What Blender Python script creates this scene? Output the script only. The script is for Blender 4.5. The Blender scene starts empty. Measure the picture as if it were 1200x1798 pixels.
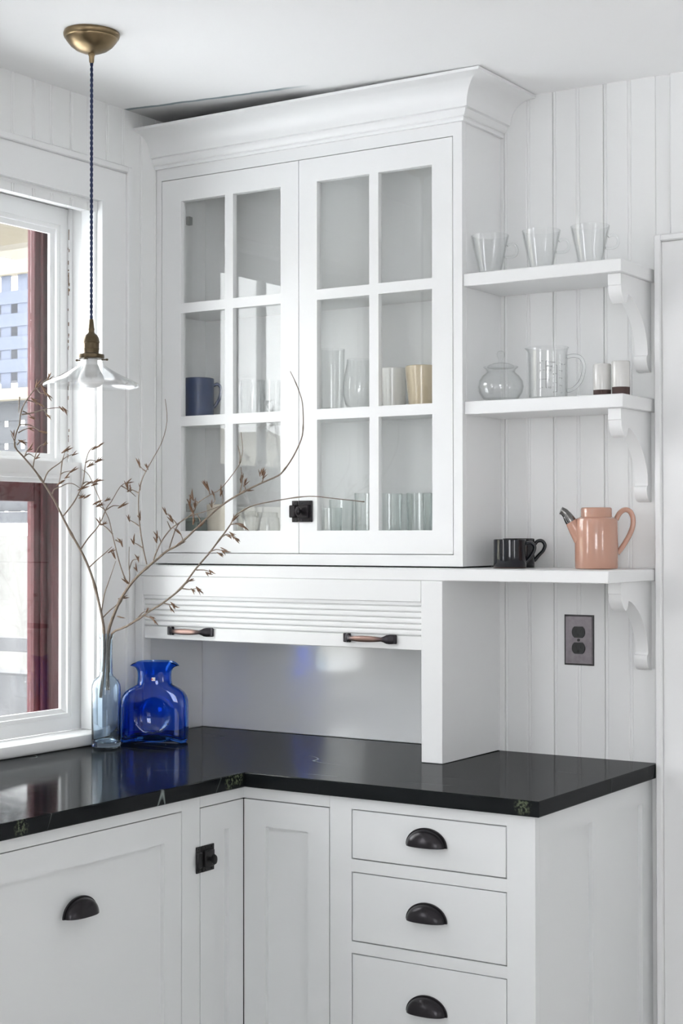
import bpy, bmesh, math, random
from mathutils import Vector, Matrix
random.seed(7)
scene = bpy.context.scene
col = scene.collection
PI = math.pi

# ---------------------------------------------------------------- camera
FPX = 2801.9
YAW, PITCH, ROLL = math.radians(33.0207), math.radians(0.8163), math.radians(-0.0576)
CAM = Vector((2.8054, -3.589, 1.4564))
FWD = Vector((-math.sin(YAW) * math.cos(PITCH), math.cos(YAW) * math.cos(PITCH), math.sin(PITCH)))
_r = Vector((math.cos(YAW), math.sin(YAW), 0))
_u = _r.cross(FWD)
RGT = _r * math.cos(ROLL) + _u * math.sin(ROLL)
UPV = -_r * math.sin(ROLL) + _u * math.cos(ROLL)
cd = bpy.data.cameras.new('camera')
cd.sensor_fit = 'VERTICAL'
cd.sensor_height = 36.0
cd.sensor_width = 24.0
cd.lens = FPX / 1798.0 * 36.0
cd.clip_start = 0.05
cam = bpy.data.objects.new('camera', cd)
col.objects.link(cam)
cam.matrix_world = Matrix(((RGT.x, UPV.x, -FWD.x, CAM.x), (RGT.y, UPV.y, -FWD.y, CAM.y), (RGT.z, UPV.z, -FWD.z, CAM.z), (0, 0, 0, 1)))
scene.camera = cam

def ray(px, py):
    return (FWD * FPX + RGT * (px - 600) - UPV * (py - 899)).normalized()
def at_x(px, py, x):
    v = ray(px, py); return CAM + v * ((x - CAM.x) / v.x)
def at_y(px, py, y):
    v = ray(px, py); return CAM + v * ((y - CAM.y) / v.y)
def at_z(px, py, z):
    v = ray(px, py); return CAM + v * ((z - CAM.z) / v.z)

# ---------------------------------------------------------------- sky, daylight, exposure
world = bpy.data.worlds.new('overcast_sky')
scene.world = world
world.use_nodes = True
wb = world.node_tree.nodes['Background']
wb.inputs[0].default_value = (0.96, 0.97, 1.0, 1)
wb.inputs[1].default_value = 6.0
try:
    world.cycles.sampling_method = 'MANUAL'
    world.cycles.sample_map_resolution = 64
except Exception:
    pass
vs = scene.view_settings
vs.view_transform = 'Standard'
vs.look = 'None'
vs.exposure = 0.89
vs.gamma = 1.0
vs.use_curve_mapping = False
scene.cycles.max_bounces = 14
scene.cycles.diffuse_bounces = 7
scene.cycles.glossy_bounces = 6
scene.cycles.transmission_bounces = 12
scene.cycles.transparent_max_bounces = 32
scene.cycles.sample_clamp_indirect = 8
scene.cycles.use_denoising = True

def portal(name, loc, size, normal):
    l = bpy.data.lights.new(name, 'AREA')
    l.shape = 'RECTANGLE'
    l.size, l.size_y = size
    l.cycles.is_portal = True
    o = bpy.data.objects.new(name, l)
    col.objects.link(o)
    o.location = loc
    o.rotation_euler = Vector(normal).to_track_quat('-Z', 'Y').to_euler()
    return o
# window openings: (wall, lo, hi, z0, z1)
W1 = (-1.223, -0.437, 0.937, 2.32)
W2 = (-3.80, -2.50, 0.95, 2.32)
W3 = (3.0, 4.3, 0.9, 2.3)
W_FILL = (-3.0, -2.45, 0.9, 2.3)    # right-hand wall: unseen window added as side fill
YF, XR = -5.6, 5.2
portal('daylight_window_a', (-0.16, (W1[0] + W1[1]) / 2, (W1[2] + W1[3]) / 2), (W1[3] - W1[2], W1[1] - W1[0]), (1, 0, 0))
portal('daylight_window_b', (-0.16, (W2[0] + W2[1]) / 2, (W2[2] + W2[3]) / 2), (W2[3] - W2[2], W2[1] - W2[0]), (1, 0, 0))
for nm, W in (('daylight_window_c', W3),):
    portal(nm, ((W[0] + W[1]) / 2, YF - 0.14, (W[2] + W[3]) / 2), (W[1] - W[0], W[3] - W[2]), (0, 1, 0))

portal('daylight_fill_window', (XR + .14, (W_FILL[0] + W_FILL[1]) / 2, (W_FILL[2] + W_FILL[3]) / 2), (W_FILL[3] - W_FILL[2], W_FILL[1] - W_FILL[0]), (-1, 0, 0))  # portal for the added side-fill window

# ---------------------------------------------------------------- materials
def new_mat(name):
    m = bpy.data.materials.new(name)
    m.use_nodes = True
    nt = m.node_tree
    return m, nt, nt.nodes['Principled BSDF']
def principled(name, color, rough=0.5, metal=0.0, spec=0.5, bump=0.0, bscale=60.0, var=0.0, vscale=8.0, coat=0.0, stretch=None):
    m, nt, b = new_mat(name)
    b.inputs['Base Color'].default_value = (*color, 1)
    b.inputs['Roughness'].default_value = rough
    b.inputs['Metallic'].default_value = metal
    b.inputs['Specular IOR Level'].default_value = spec
    if coat:
        b.inputs['Coat Weight'].default_value = coat
        b.inputs['Coat Roughness'].default_value = 0.08
    tc = nt.nodes.new('ShaderNodeTexCoord')
    mp = nt.nodes.new('ShaderNodeMapping')
    nt.links.new(tc.outputs['Object'], mp.inputs[0])
    if stretch:
        mp.inputs['Scale'].default_value = stretch
    if bump:
        n = nt.nodes.new('ShaderNodeTexNoise')
        n.inputs['Scale'].default_value = bscale
        n.inputs['Detail'].default_value = 3
        nt.links.new(mp.outputs[0], n.inputs['Vector'])
        bp = nt.nodes.new('ShaderNodeBump')
        bp.inputs['Strength'].default_value = bump
        bp.inputs['Distance'].default_value = 0.002
        nt.links.new(n.outputs['Fac'], bp.inputs['Height'])
        nt.links.new(bp.outputs[0], b.inputs['Normal'])
    if var:
        n2 = nt.nodes.new('ShaderNodeTexNoise')
        n2.inputs['Scale'].default_value = vscale
        n2.inputs['Detail'].default_value = 5
        nt.links.new(mp.outputs[0], n2.inputs['Vector'])
        mx = nt.nodes.new('ShaderNodeMix')
        mx.data_type = 'RGBA'
        mx.inputs[6].default_value = (*[c * (1 - var) for c in color], 1)
        mx.inputs[7].default_value = (*[min(1, c * (1 + var)) for c in color], 1)
        nt.links.new(n2.outputs['Fac'], mx.inputs[0])
        nt.links.new(mx.outputs[2], b.inputs['Base Color'])
    return m

M = {}
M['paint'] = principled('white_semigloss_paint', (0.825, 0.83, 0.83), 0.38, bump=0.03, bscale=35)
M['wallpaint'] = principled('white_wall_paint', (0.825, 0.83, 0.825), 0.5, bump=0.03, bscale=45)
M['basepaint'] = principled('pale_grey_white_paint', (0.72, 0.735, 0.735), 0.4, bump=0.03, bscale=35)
M['gloss'] = principled('gloss_white_panel_paint', (0.84, 0.85, 0.86), 0.18, spec=0.9, bump=0.22, bscale=9, stretch=(1, 1, 2), coat=1.0)
M['floor'] = principled('oak_floor', (0.50, 0.475, 0.45), 0.4, var=0.2, vscale=6)
M['dark'] = principled('dark_void', (0.03, 0.03, 0.03), 0.9)
M['bronze'] = principled('oil_rubbed_bronze', (0.020, 0.018, 0.021), 0.27, metal=0.55, spec=0.5, bump=0.05, bscale=200)
M['ironblack'] = principled('black_iron', (0.018, 0.018, 0.019), 0.45, metal=0.4)
M['brass'] = principled('aged_brass', (0.27, 0.20, 0.115), 0.30, metal=1.0, var=0.45, vscale=25)
M['brassdark'] = principled('dark_aged_brass', (0.115, 0.088, 0.055), 0.36, metal=1.0, var=0.35, vscale=60)
M['cord'] = principled('navy_cloth_cord', (0.022, 0.035, 0.095), 0.8, bump=0.4, bscale=900)
M['bulb'] = principled('frosted_white_bulb', (0.88, 0.88, 0.87), 0.35)
M['hinge'] = principled('nickel_hinge', (0.30, 0.31, 0.30), 0.4, metal=0.8)
M['pink'] = principled('pink_glazed_stoneware', (0.51, 0.285, 0.21), 0.16, coat=0.6, var=0.04, vscale=20)
M['silver'] = principled('silver_glaze', (0.20, 0.195, 0.19), 0.22, metal=1.0, bump=0.3, bscale=120)
M['darkglaze'] = principled('black_blue_glaze', (0.0045, 0.006, 0.010), 0.10, coat=0.0, var=0.5, vscale=40)
M['clay'] = principled('raw_dark_clay', (0.075, 0.045, 0.040), 0.8)
M['whiteglaze'] = principled('greyish_white_glaze', (0.66, 0.65, 0.63), 0.15, coat=0.5, var=0.06, vscale=15)
M['blueglaze'] = principled('dark_blue_glaze', (0.030, 0.055, 0.145), 0.28, var=0.25, vscale=30)
M['creamglaze'] = principled('cream_glaze', (0.70, 0.59, 0.42), 0.12, coat=0.5)
M['whitemug'] = principled('white_porcelain', (0.74, 0.74, 0.72), 0.2, coat=0.4)
M['greenbox'] = principled('grey_green_tin', (0.25, 0.31, 0.28), 0.4)
M['oatbox'] = principled('pale_oat_ceramic', (0.66, 0.60, 0.50), 0.35)
M['outletplate'] = principled('pewter_bronze_plate', (0.17, 0.155, 0.165), 0.38, metal=0.9, var=0.3, vscale=90)
M['outletblack'] = principled('black_receptacle', (0.012, 0.014, 0.014), 0.45)
M['twig'] = principled('grey_brown_bark', (0.20, 0.155, 0.12), 0.85, bump=0.6, bscale=260, var=0.4, vscale=120)
M['bud'] = principled('dried_brown_bud', (0.16, 0.085, 0.045), 0.7, var=0.65, vscale=140)
M['redpaint'] = principled('barn_red_paint', (0.062, 0.013, 0.016), 0.5, spec=0.25, var=0.25, vscale=20)
M['lattice'] = principled('blue_grey_lattice_paint', (0.055, 0.065, 0.095), 0.7)
M['latticedark'] = principled('grey_lattice_paint', (0.03, 0.032, 0.038), 0.7)
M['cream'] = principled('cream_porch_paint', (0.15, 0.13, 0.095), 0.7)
M['snow'] = principled('snow', (0.88, 0.89, 0.91), 0.9, bump=0.3, bscale=3)
M['hill'] = principled('winter_hillside', (0.34, 0.32, 0.26), 0.9, var=0.6, vscale=0.8)
M['foliage'] = principled('winter_olive_foliage', (0.16, 0.16, 0.07), 0.8, var=0.5, vscale=3)
M['stonegrey'] = principled('grey_stone', (0.045, 0.045, 0.048), 0.8, var=0.3, vscale=9)
M['weathered'] = principled('weathered_pale_boards', (0.10, 0.098, 0.092), 0.8, var=0.45, vscale=2.2)
M['porchshade'] = principled('porch_shade_grey', (0.028, 0.030, 0.040), 0.8)  # shade of the porch interior put into the colour
M['ink'] = principled('dark_grey_print', (0.06, 0.06, 0.065), 0.7)
M['sticker'] = principled('white_sticker', (0.8, 0.8, 0.8), 0.5)
M['stickerred'] = principled('red_sticker_dot', (0.55, 0.05, 0.05), 0.5)
M['chip'] = principled('bare_wood_chip', (0.20, 0.13, 0.075), 0.8)
M['caulk'] = principled('grey_raw_plaster_edge', (0.34, 0.38, 0.40), 0.9)

def copper_mat():
    m, nt, b = new_mat('bronze_rubbed_to_copper')
    tc = nt.nodes.new('ShaderNodeTexCoord')
    sx = nt.nodes.new('ShaderNodeSeparateXYZ')
    nt.links.new(tc.outputs['Object'], sx.inputs[0])
    ab = nt.nodes.new('ShaderNodeMath'); ab.operation = 'ABSOLUTE'
    nt.links.new(sx.outputs[0], ab.inputs[0])
    mr = nt.nodes.new('ShaderNodeMapRange')
    mr.inputs[1].default_value = 0.024; mr.inputs[2].default_value = 0.050
    mr.inputs[3].default_value = 1; mr.inputs[4].default_value = 0
    nt.links.new(ab.outputs[0], mr.inputs[0])
    mx = nt.nodes.new('ShaderNodeMix'); mx.data_type = 'RGBA'
    mx.inputs[6].default_value = (0.05, 0.046, 0.052, 1)
    mx.inputs[7].default_value = (0.30, 0.195, 0.165, 1)
    nt.links.new(mr.outputs[0], mx.inputs[0])
    nt.links.new(mx.outputs[2], b.inputs['Base Color'])
    b.inputs['Metallic'].default_value = 0.75
    b.inputs['Roughness'].default_value = 0.36
    return m
M['copper'] = copper_mat()

def stone_mat():
    m, nt, b = new_mat('black_soapstone')
    b.inputs['Roughness'].default_value = 0.24
    b.inputs['Specular IOR Level'].default_value = 0.55
    tc = nt.nodes.new('ShaderNodeTexCoord')
    def noise(scale, detail, dist=0.0, vec=None):
        n = nt.nodes.new('ShaderNodeTexNoise')
        n.inputs['Scale'].default_value = scale
        n.inputs['Detail'].default_value = detail
        n.inputs['Distortion'].default_value = dist
        nt.links.new(vec or tc.outputs['Object'], n.inputs['Vector'])
        return n.outputs['Fac']
    mp = nt.nodes.new('ShaderNodeMapping')
    mp.inputs['Rotation'].default_value = (0, 0, 0.5)
    mp.inputs['Scale'].default_value = (0.35, 2.0, 1.2)
    nt.links.new(tc.outputs['Object'], mp.inputs[0])
    v = noise(2.2, 1.2, 0.15, mp.outputs[0])
    def math2(op, a, bb):
        n = nt.nodes.new('ShaderNodeMath'); n.operation = op
        for i, s in enumerate((a, bb)):
            if isinstance(s, (int, float)): n.inputs[i].default_value = s
            else: nt.links.new(s, n.inputs[i])
        return n.outputs[0]
    d = math2('ABSOLUTE', math2('SUBTRACT', v, 0.5), 0)
    line = nt.nodes.new('ShaderNodeMapRange')
    line.inputs[1].default_value = 0.0; line.inputs[2].default_value = 0.0035
    line.inputs[3].default_value = 1.0; line.inputs[4].default_value = 0.0
    nt.links.new(d, line.inputs[0])
    mask = nt.nodes.new('ShaderNodeMapRange')
    mask.inputs[1].default_value = 0.44; mask.inputs[2].default_value = 0.62
    nt.links.new(noise(3.1, 2), mask.inputs[0])
    fac = math2('MULTIPLY', line.outputs[0], mask.outputs[0])
    base = nt.nodes.new('ShaderNodeMix'); base.data_type = 'RGBA'
    base.inputs[6].default_value = (0.004, 0.005, 0.006, 1)
    base.inputs[7].default_value = (0.010, 0.012, 0.013, 1)
    nt.links.new(noise(14, 5), base.inputs[0])
    mx = nt.nodes.new('ShaderNodeMix'); mx.data_type = 'RGBA'
    nt.links.new(base.outputs[2], mx.inputs[6])
    mx.inputs[7].default_value = (0.20, 0.23, 0.22, 1)
    nt.links.new(fac, mx.inputs[0])
    for c_ in ((1.335, -.648, .901), (.631, -.705, .899), (.631, -.675, .905), (.631, -1.365, .898)):   # greenish mineral spots
        vd = nt.nodes.new('ShaderNodeVectorMath'); vd.operation = 'DISTANCE'
        nt.links.new(tc.outputs['Object'], vd.inputs[0]); vd.inputs[1].default_value = c_
        mr = nt.nodes.new('ShaderNodeMapRange')
        mr.inputs[1].default_value = 0.009; mr.inputs[2].default_value = 0.022
        mr.inputs[3].default_value = 1; mr.inputs[4].default_value = 0
        nt.links.new(vd.outputs['Value'], mr.inputs[0])
        sp_n = nt.nodes.new('ShaderNodeMapRange'); sp_n.inputs[1].default_value = .45; sp_n.inputs[2].default_value = .6
        nt.links.new(noise(170, 3), sp_n.inputs[0])
        m3 = nt.nodes.new('ShaderNodeMix'); m3.data_type = 'RGBA'
        nt.links.new(mx.outputs[2], m3.inputs[6]); m3.inputs[7].default_value = (0.10, 0.12, 0.075, 1)
        nt.links.new(math2('MULTIPLY', mr.outputs[0], sp_n.outputs[0]), m3.inputs[0])
        mx = m3
    # honed stone: dark diffuse body under a weak sheen
    out = nt.nodes['Material Output']
    df = nt.nodes.new('ShaderNodeBsdfDiffuse'); nt.links.new(mx.outputs[2], df.inputs[0])
    gl = nt.nodes.new('ShaderNodeBsdfGlossy')
    rr = nt.nodes.new('ShaderNodeMapRange')
    rr.inputs[3].default_value = 0.06; rr.inputs[4].default_value = 0.13
    nt.links.new(noise(30, 4), rr.inputs[0]); nt.links.new(rr.outputs[0], gl.inputs['Roughness'])
    lw = nt.nodes.new('ShaderNodeLayerWeight'); lw.inputs[0].default_value = 0.5
    k = math2('MULTIPLY', math2('POWER', lw.outputs['Facing'], 5.0), 0.44)
    ms = nt.nodes.new('ShaderNodeMixShader')
    nt.links.new(math2('ADD', k, 0.018), ms.inputs[0])
    nt.links.new(df.outputs[0], ms.inputs[1]); nt.links.new(gl.outputs[0], ms.inputs[2])
    nt.links.new(ms.outputs[0], out.inputs[0])
    return m
M['stone'] = stone_mat()

def ceiling_mat():
    m, nt, b = new_mat('white_ceiling_paint_with_bare_plaster_edge')
    b.inputs['Roughness'].default_value = 0.9
    tc = nt.nodes.new('ShaderNodeTexCoord')
    sx = nt.nodes.new('ShaderNodeSeparateXYZ')
    nt.links.new(tc.outputs['Object'], sx.inputs[0])
    n = nt.nodes.new('ShaderNodeTexNoise'); n.inputs['Scale'].default_value = 12
    n.inputs['Detail'].default_value = 4
    nt.links.new(tc.outputs['Object'], n.inputs['Vector'])
    ad = nt.nodes.new('ShaderNodeMath'); ad.operation = 'MULTIPLY_ADD'
    ad.inputs[1].default_value = 0.02
    nt.links.new(n.outputs['Fac'], ad.inputs[0]); nt.links.new(sx.outputs[1], ad.inputs[2])
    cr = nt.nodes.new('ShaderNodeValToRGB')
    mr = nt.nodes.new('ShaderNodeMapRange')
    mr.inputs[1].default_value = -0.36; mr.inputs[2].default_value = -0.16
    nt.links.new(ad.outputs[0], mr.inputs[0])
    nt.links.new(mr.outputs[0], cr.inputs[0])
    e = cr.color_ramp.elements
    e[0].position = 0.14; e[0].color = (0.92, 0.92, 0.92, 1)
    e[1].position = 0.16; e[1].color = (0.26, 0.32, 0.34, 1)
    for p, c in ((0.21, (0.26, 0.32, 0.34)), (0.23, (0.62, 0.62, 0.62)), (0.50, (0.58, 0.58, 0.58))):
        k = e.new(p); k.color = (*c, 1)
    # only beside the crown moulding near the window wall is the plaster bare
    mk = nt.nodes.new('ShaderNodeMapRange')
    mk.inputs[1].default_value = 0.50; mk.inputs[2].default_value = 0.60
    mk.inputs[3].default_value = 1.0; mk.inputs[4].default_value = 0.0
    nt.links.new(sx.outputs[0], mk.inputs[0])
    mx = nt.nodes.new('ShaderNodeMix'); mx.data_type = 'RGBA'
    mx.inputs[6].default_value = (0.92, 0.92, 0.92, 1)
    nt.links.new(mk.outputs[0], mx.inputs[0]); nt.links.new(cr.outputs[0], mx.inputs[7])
    nt.links.new(mx.outputs[2], b.inputs['Base Color'])
    return m
M['ceiling'] = ceiling_mat()

def thin_glass(name, tint=(0.97, 0.98, 0.98), edge=(0.72, 0.76, 0.76), ior=1.42, rough=0.02, gain=1.0):
    m = bpy.data.materials.new(name); m.use_nodes = True
    nt = m.node_tree; nt.nodes.clear()
    out = nt.nodes.new('ShaderNodeOutputMaterial')
    lw = nt.nodes.new('ShaderNodeLayerWeight'); lw.inputs[0].default_value = 0.5
    def mth(op, x, y):
        n = nt.nodes.new('ShaderNodeMath'); n.operation = op; n.use_clamp = (op == 'MULTIPLY_ADD')
        nt.links.new(x, n.inputs[0]); n.inputs[1].default_value = y; return n
    p4 = mth('POWER', lw.outputs['Facing'], 4.0)
    mx = nt.nodes.new('ShaderNodeMix'); mx.data_type = 'RGBA'
    mx.inputs[6].default_value = (*tint, 1); mx.inputs[7].default_value = (*edge, 1)
    nt.links.new(p4.outputs[0], mx.inputs[0])
    tr = nt.nodes.new('ShaderNodeBsdfTransparent'); nt.links.new(mx.outputs[2], tr.inputs[0])
    gl = nt.nodes.new('ShaderNodeBsdfGlossy'); gl.inputs['Roughness'].default_value = rough
    f0 = ((ior - 1) / (ior + 1)) ** 2 * gain        # Schlick reflectance, the same from both sides of the sheet
    p5 = mth('POWER', lw.outputs['Facing'], 5.0)
    mg = mth('MULTIPLY_ADD', p5.outputs[0], 1 - f0); mg.inputs[2].default_value = f0
    ms = nt.nodes.new('ShaderNodeMixShader')
    nt.links.new(mg.outputs[0], ms.inputs[0]); nt.links.new(tr.outputs[0], ms.inputs[1]); nt.links.new(gl.outputs[0], ms.inputs[2])
    nt.links.new(ms.outputs[0], out.inputs[0])
    return m
M['pane'] = thin_glass('window_glass', (0.985, 0.99, 0.985), (0.85, 0.88, 0.86), 1.45)
M['cabpane'] = thin_glass('old_cabinet_glass', (0.99, 0.993, 0.99), (0.85, 0.88, 0.86), 1.5, rough=0.015)
M['clear'] = thin_glass('clear_glassware', (0.99, 0.993, 0.993), (0.80, 0.82, 0.82), 1.5, gain=1.3)
M['shade'] = thin_glass('clear_lamp_shade_glass', (0.985, 0.988, 0.99), (0.78, 0.80, 0.80), 1.5, gain=2.0)
M['greenish'] = thin_glass('greenish_glassware', (0.978, 0.987, 0.985), (0.66, 0.73, 0.72), 1.5)

def real_glass(name, color, rough=0.0, ior=1.45, dens=0.0, vol=None):
    m, nt, b = new_mat(name)
    b.inputs['Base Color'].default_value = (*color, 1)
    b.inputs['Roughness'].default_value = rough
    b.inputs['IOR'].default_value = ior
    b.inputs['Transmission Weight'].default_value = 1.0
    if vol:
        v = nt.nodes.new('ShaderNodeVolumeAbsorption')
        v.inputs['Color'].default_value = (*vol, 1)
        v.inputs['Density'].default_value = dens
        nt.links.new(v.outputs[0], nt.nodes['Material Output'].inputs['Volume'])
    return m
M['cobalt'] = real_glass('cobalt_blue_glass', (0.085, 0.31, 0.94), 0.0)
M['solidglass'] = real_glass('solid_clear_glass', (0.97, 0.98, 0.98), 0.0)
M['paleblue'] = real_glass('pale_blue_glass', (0.80, 0.90, 0.99), 0.0)

# ---------------------------------------------------------------- mesh helpers
class MB:
    def __init__(s): s.v = []; s.f = []
    def add(s, v, f):
        o = len(s.v); s.v += [tuple(p) for p in v]; s.f += [tuple(i + o for i in q) for q in f]; return s
    def box(s, x0, x1, y0, y1, z0, z1, b=0.0):
        if x0 > x1: x0, x1 = x1, x0
        if y0 > y1: y0, y1 = y1, y0
        if z0 > z1: z0, z1 = z1, z0
        b = min(b, (x1 - x0) * .45, (y1 - y0) * .45, (z1 - z0) * .45)
        if b <= 0:
            v = [(x, y, z) for z in (z0, z1) for y in (y0, y1) for x in (x0, x1)]
            f = [(0, 2, 3, 1), (4, 5, 7, 6), (0, 1, 5, 4), (2, 6, 7, 3), (0, 4, 6, 2), (1, 3, 7, 5)]
            return s.add(v, f)
        bm = bmesh.new()
        bmesh.ops.create_cube(bm, size=1.0)
        for q in bm.verts:
            q.co = Vector(((x0 + x1) / 2 + q.co.x * (x1 - x0), (y0 + y1) / 2 + q.co.y * (y1 - y0), (z0 + z1) / 2 + q.co.z * (z1 - z0)))
        bmesh.ops.bevel(bm, geom=bm.edges[:], offset=b, segments=1, affect='EDGES')
        bm.verts.index_update()
        s.add([q.co[:] for q in bm.verts], [[q.index for q in fc.verts] for fc in bm.faces])
        bm.free(); return s
    def prism(s, pts, fn, t0, t1):
        """pts: 2D outline, fn(a,b,t)->3D, extruded t0..t1"""
        n = len(pts)
        v = [fn(a, b, t0) for a, b in pts] + [fn(a, b, t1) for a, b in pts]
        f = [tuple(range(n - 1, -1, -1)), tuple(range(n, 2 * n))] + [(i, (i + 1) % n, n + (i + 1) % n, n + i) for i in range(n)]
        return s.add(v, f)
    def lathe(s, prof, n=40, cx=0, cy=0, cz=0, axis=None):
        m = len(prof); v = []; f = []
        for r, z in prof:
            for k in range(n):
                a = 2 * PI * k / n
                v.append((cx + r * math.cos(a), cy + r * math.sin(a), cz + z))
        for i in range(m - 1):
            for k in range(n):
                k2 = (k + 1) % n
                f.append((i * n + k, i * n + k2, (i + 1) * n + k2, (i + 1) * n + k))
        if prof[0][0] > 1e-5: pass
        return s.add(v, f)
    def tube(s, pts, rad, n=8, flat=None, caps=True, up=None):
        P = [Vector(p) for p in pts]; m = len(P)
        R = rad if isinstance(rad, (list, tuple)) else [rad] * m
        F = flat if isinstance(flat, (list, tuple)) else [flat or 1.0] * m
        t = [(P[min(i + 1, m - 1)] - P[max(i - 1, 0)]).normalized() for i in range(m)]
        nrm = Vector(up) if up else (Vector((0, 0, 1)) if abs(t[0].z) < 0.9 else Vector((1, 0, 0)))
        nrm = (nrm - t[0] * nrm.dot(t[0])).normalized()
        v = []; f = []
        for i in range(m):
            nrm = (nrm - t[i] * nrm.dot(t[i])).normalized()
            b = t[i].cross(nrm)
            for k in range(n):
                a = 2 * PI * k / n
                v.append(P[i] + nrm * (math.cos(a) * R[i]) + b * (math.sin(a) * R[i] * F[i]))
        for i in range(m - 1):
            for k in range(n):
                k2 = (k + 1) % n
                f.append((i * n + k, i * n + k2, (i + 1) * n + k2, (i + 1) * n + k))
        if caps:
            f.append(tuple(range(n - 1, -1, -1))); f.append(tuple((m - 1) * n + k for k in range(n)))
        return s.add(v, f)
    def xform(s, mat):
        s.v = [tuple(mat @ Vector(p)) for p in s.v]; return s
    def mesh(s, name, mat=None, smooth=True, angle=38):
        me = bpy.data.meshes.new(name)
        me.from_pydata(s.v, [], s.f)
        bm = bmesh.new(); bm.from_mesh(me)
        bmesh.ops.remove_doubles(bm, verts=bm.verts[:], dist=1e-6)
        bmesh.ops.recalc_face_normals(bm, faces=bm.faces[:])
        bm.to_mesh(me); bm.free()
        if smooth:
            me.polygons.foreach_set('use_smooth', [True] * len(me.polygons))
            me.set_sharp_from_angle(angle=math.radians(angle))
        if mat: me.materials.append(M[mat] if isinstance(mat, str) else mat)
        return me
    def build(s, name, mat, parent=None, loc=None, rz=None, smooth=True, angle=38):
        o = bpy.data.objects.new(name, s.mesh(name, mat, smooth, angle))
        col.objects.link(o)
        if parent: o.parent = parent
        if loc: o.location = loc
        if rz is not None: o.rotation_euler = (0, 0, rz)
        return o
def link_mesh(name, me, parent=None, loc=(0, 0, 0), rot=(0, 0, 0), scale=None):
    o = bpy.data.objects.new(name, me); col.objects.link(o)
    if parent: o.parent = parent
    o.location = loc; o.rotation_euler = rot
    if scale: o.scale = scale
    return o
def tag(o, label=None, cat=None, group=None, kind=None):
    if label: o['label'] = label
    if cat: o['category'] = cat
    if group: o['group'] = group
    if kind: o['kind'] = kind
    return o
def thing(name, label, cat, loc=(0, 0, 0), rz=0.0, group=None):
    o = bpy.data.objects.new(name, None); col.objects.link(o)
    o.empty_display_size = 0.05
    o.location = loc; o.rotation_euler = (0, 0, rz)
    return tag(o, label, cat, group)
def struct(name, mb, mat, parent=None, **k):
    o = mb.build(name, mat, parent, **k)
    if not parent: o['kind'] = 'structure'
    return o
def box(name, mat, parent, x0, x1, y0, y1, z0, z1, b=0.0012):
    return MB().box(x0, x1, y0, y1, z0, z1, b).build(name, mat, parent)
def smooth_path(pts, sub=4):
    P = [Vector(p) for p in pts]; out = []
    for i in range(len(P) - 1):
        p0 = P[max(i - 1, 0)]; p1 = P[i]; p2 = P[i + 1]; p3 = P[min(i + 2, len(P) - 1)]
        for k in range(sub):
            t = k / sub
            out.append(0.5 * ((2 * p1) + (p2 - p0) * t + (2 * p0 - 5 * p1 + 4 * p2 - p3) * t * t + (3 * p1 - p0 - 3 * p2 + p3) * t ** 3))
    out.append(P[-1]); return out

# ================================================================ THE SETTING
def ceil_z(x):
    return 2.5535 + 0.042 * max(0.0, 1 - x / 1.06) ** 1.25 if x < 1.06 else 2.5535 - min(0.004, (x - 1.06) * 0.01)
# ceiling (sags a little away from the window wall, as in the old house)
mb = MB()
xs = [-0.2] + [i * 0.06 for i in range(0, 20)] + [1.4, 2, 3, 4, XR + 0.15]
v = []
for x in xs:
    z = ceil_z(max(x, 0))
    v += [(x, YF - 0.15, z), (x, 0.15, z), (x, 0.15, z + 0.08), (x, YF - 0.15, z + 0.08)]
f = []
for i in range(len(xs) - 1):
    a, b = i * 4, i * 4 + 4
    for k in range(4):
        f.append((a + k, b + k, b + (k + 1) % 4, a + (k + 1) % 4))
f += [(0, 1, 2, 3), tuple(4 * (len(xs) - 1) + k for k in (3, 2, 1, 0))]
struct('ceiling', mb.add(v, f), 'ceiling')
struct('floor', MB().box(-0.14, XR + 0.12, YF - 0.12, 0.12, -0.08, 0.0), 'floor')
ZC = 2.62
# back wall core and its boards
wall_back = struct('wall_back', MB().box(-0.14, XR + 0.12, 0.013, 0.12, 0, ZC), 'wallpaint')
# left wall core with two window openings
mb = MB()
X0, X1 = -0.14, -0.013
def wall_with_holes(mb, lo, hi, holes, fn):
    cur = lo
    for (a, b, z0, z1) in holes:
        fn(mb, cur, a, 0, ZC); fn(mb, a, b, 0, z0); fn(mb, a, b, z1, ZC); cur = b
    fn(mb, cur, hi, 0, ZC)
wall_with_holes(mb, YF - 0.12, 0.013, [W2, (W1[0] - .012, W1[1] + .012, W1[2] - .037, W1[3] + .015)], lambda m, a, b, z0, z1: m.box(X0, X1, a, b, z0, z1))
wall_left = struct('wall_left', mb, 'wallpaint')
mb = MB()
wall_with_holes(mb, -0.14, XR + 0.12, [W3], lambda m, a, b, z0, z1: m.box(a, b, YF - 0.12, YF, z0, z1))
struct('wall_front', mb, 'wallpaint')
mb = MB()
wall_with_holes(mb, YF, 0.013, [W_FILL], lambda m, a, b, z0, z1: m.box(XR, XR + 0.12, a, b, z0, z1))
struct('wall_right', mb, 'wallpaint')

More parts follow.
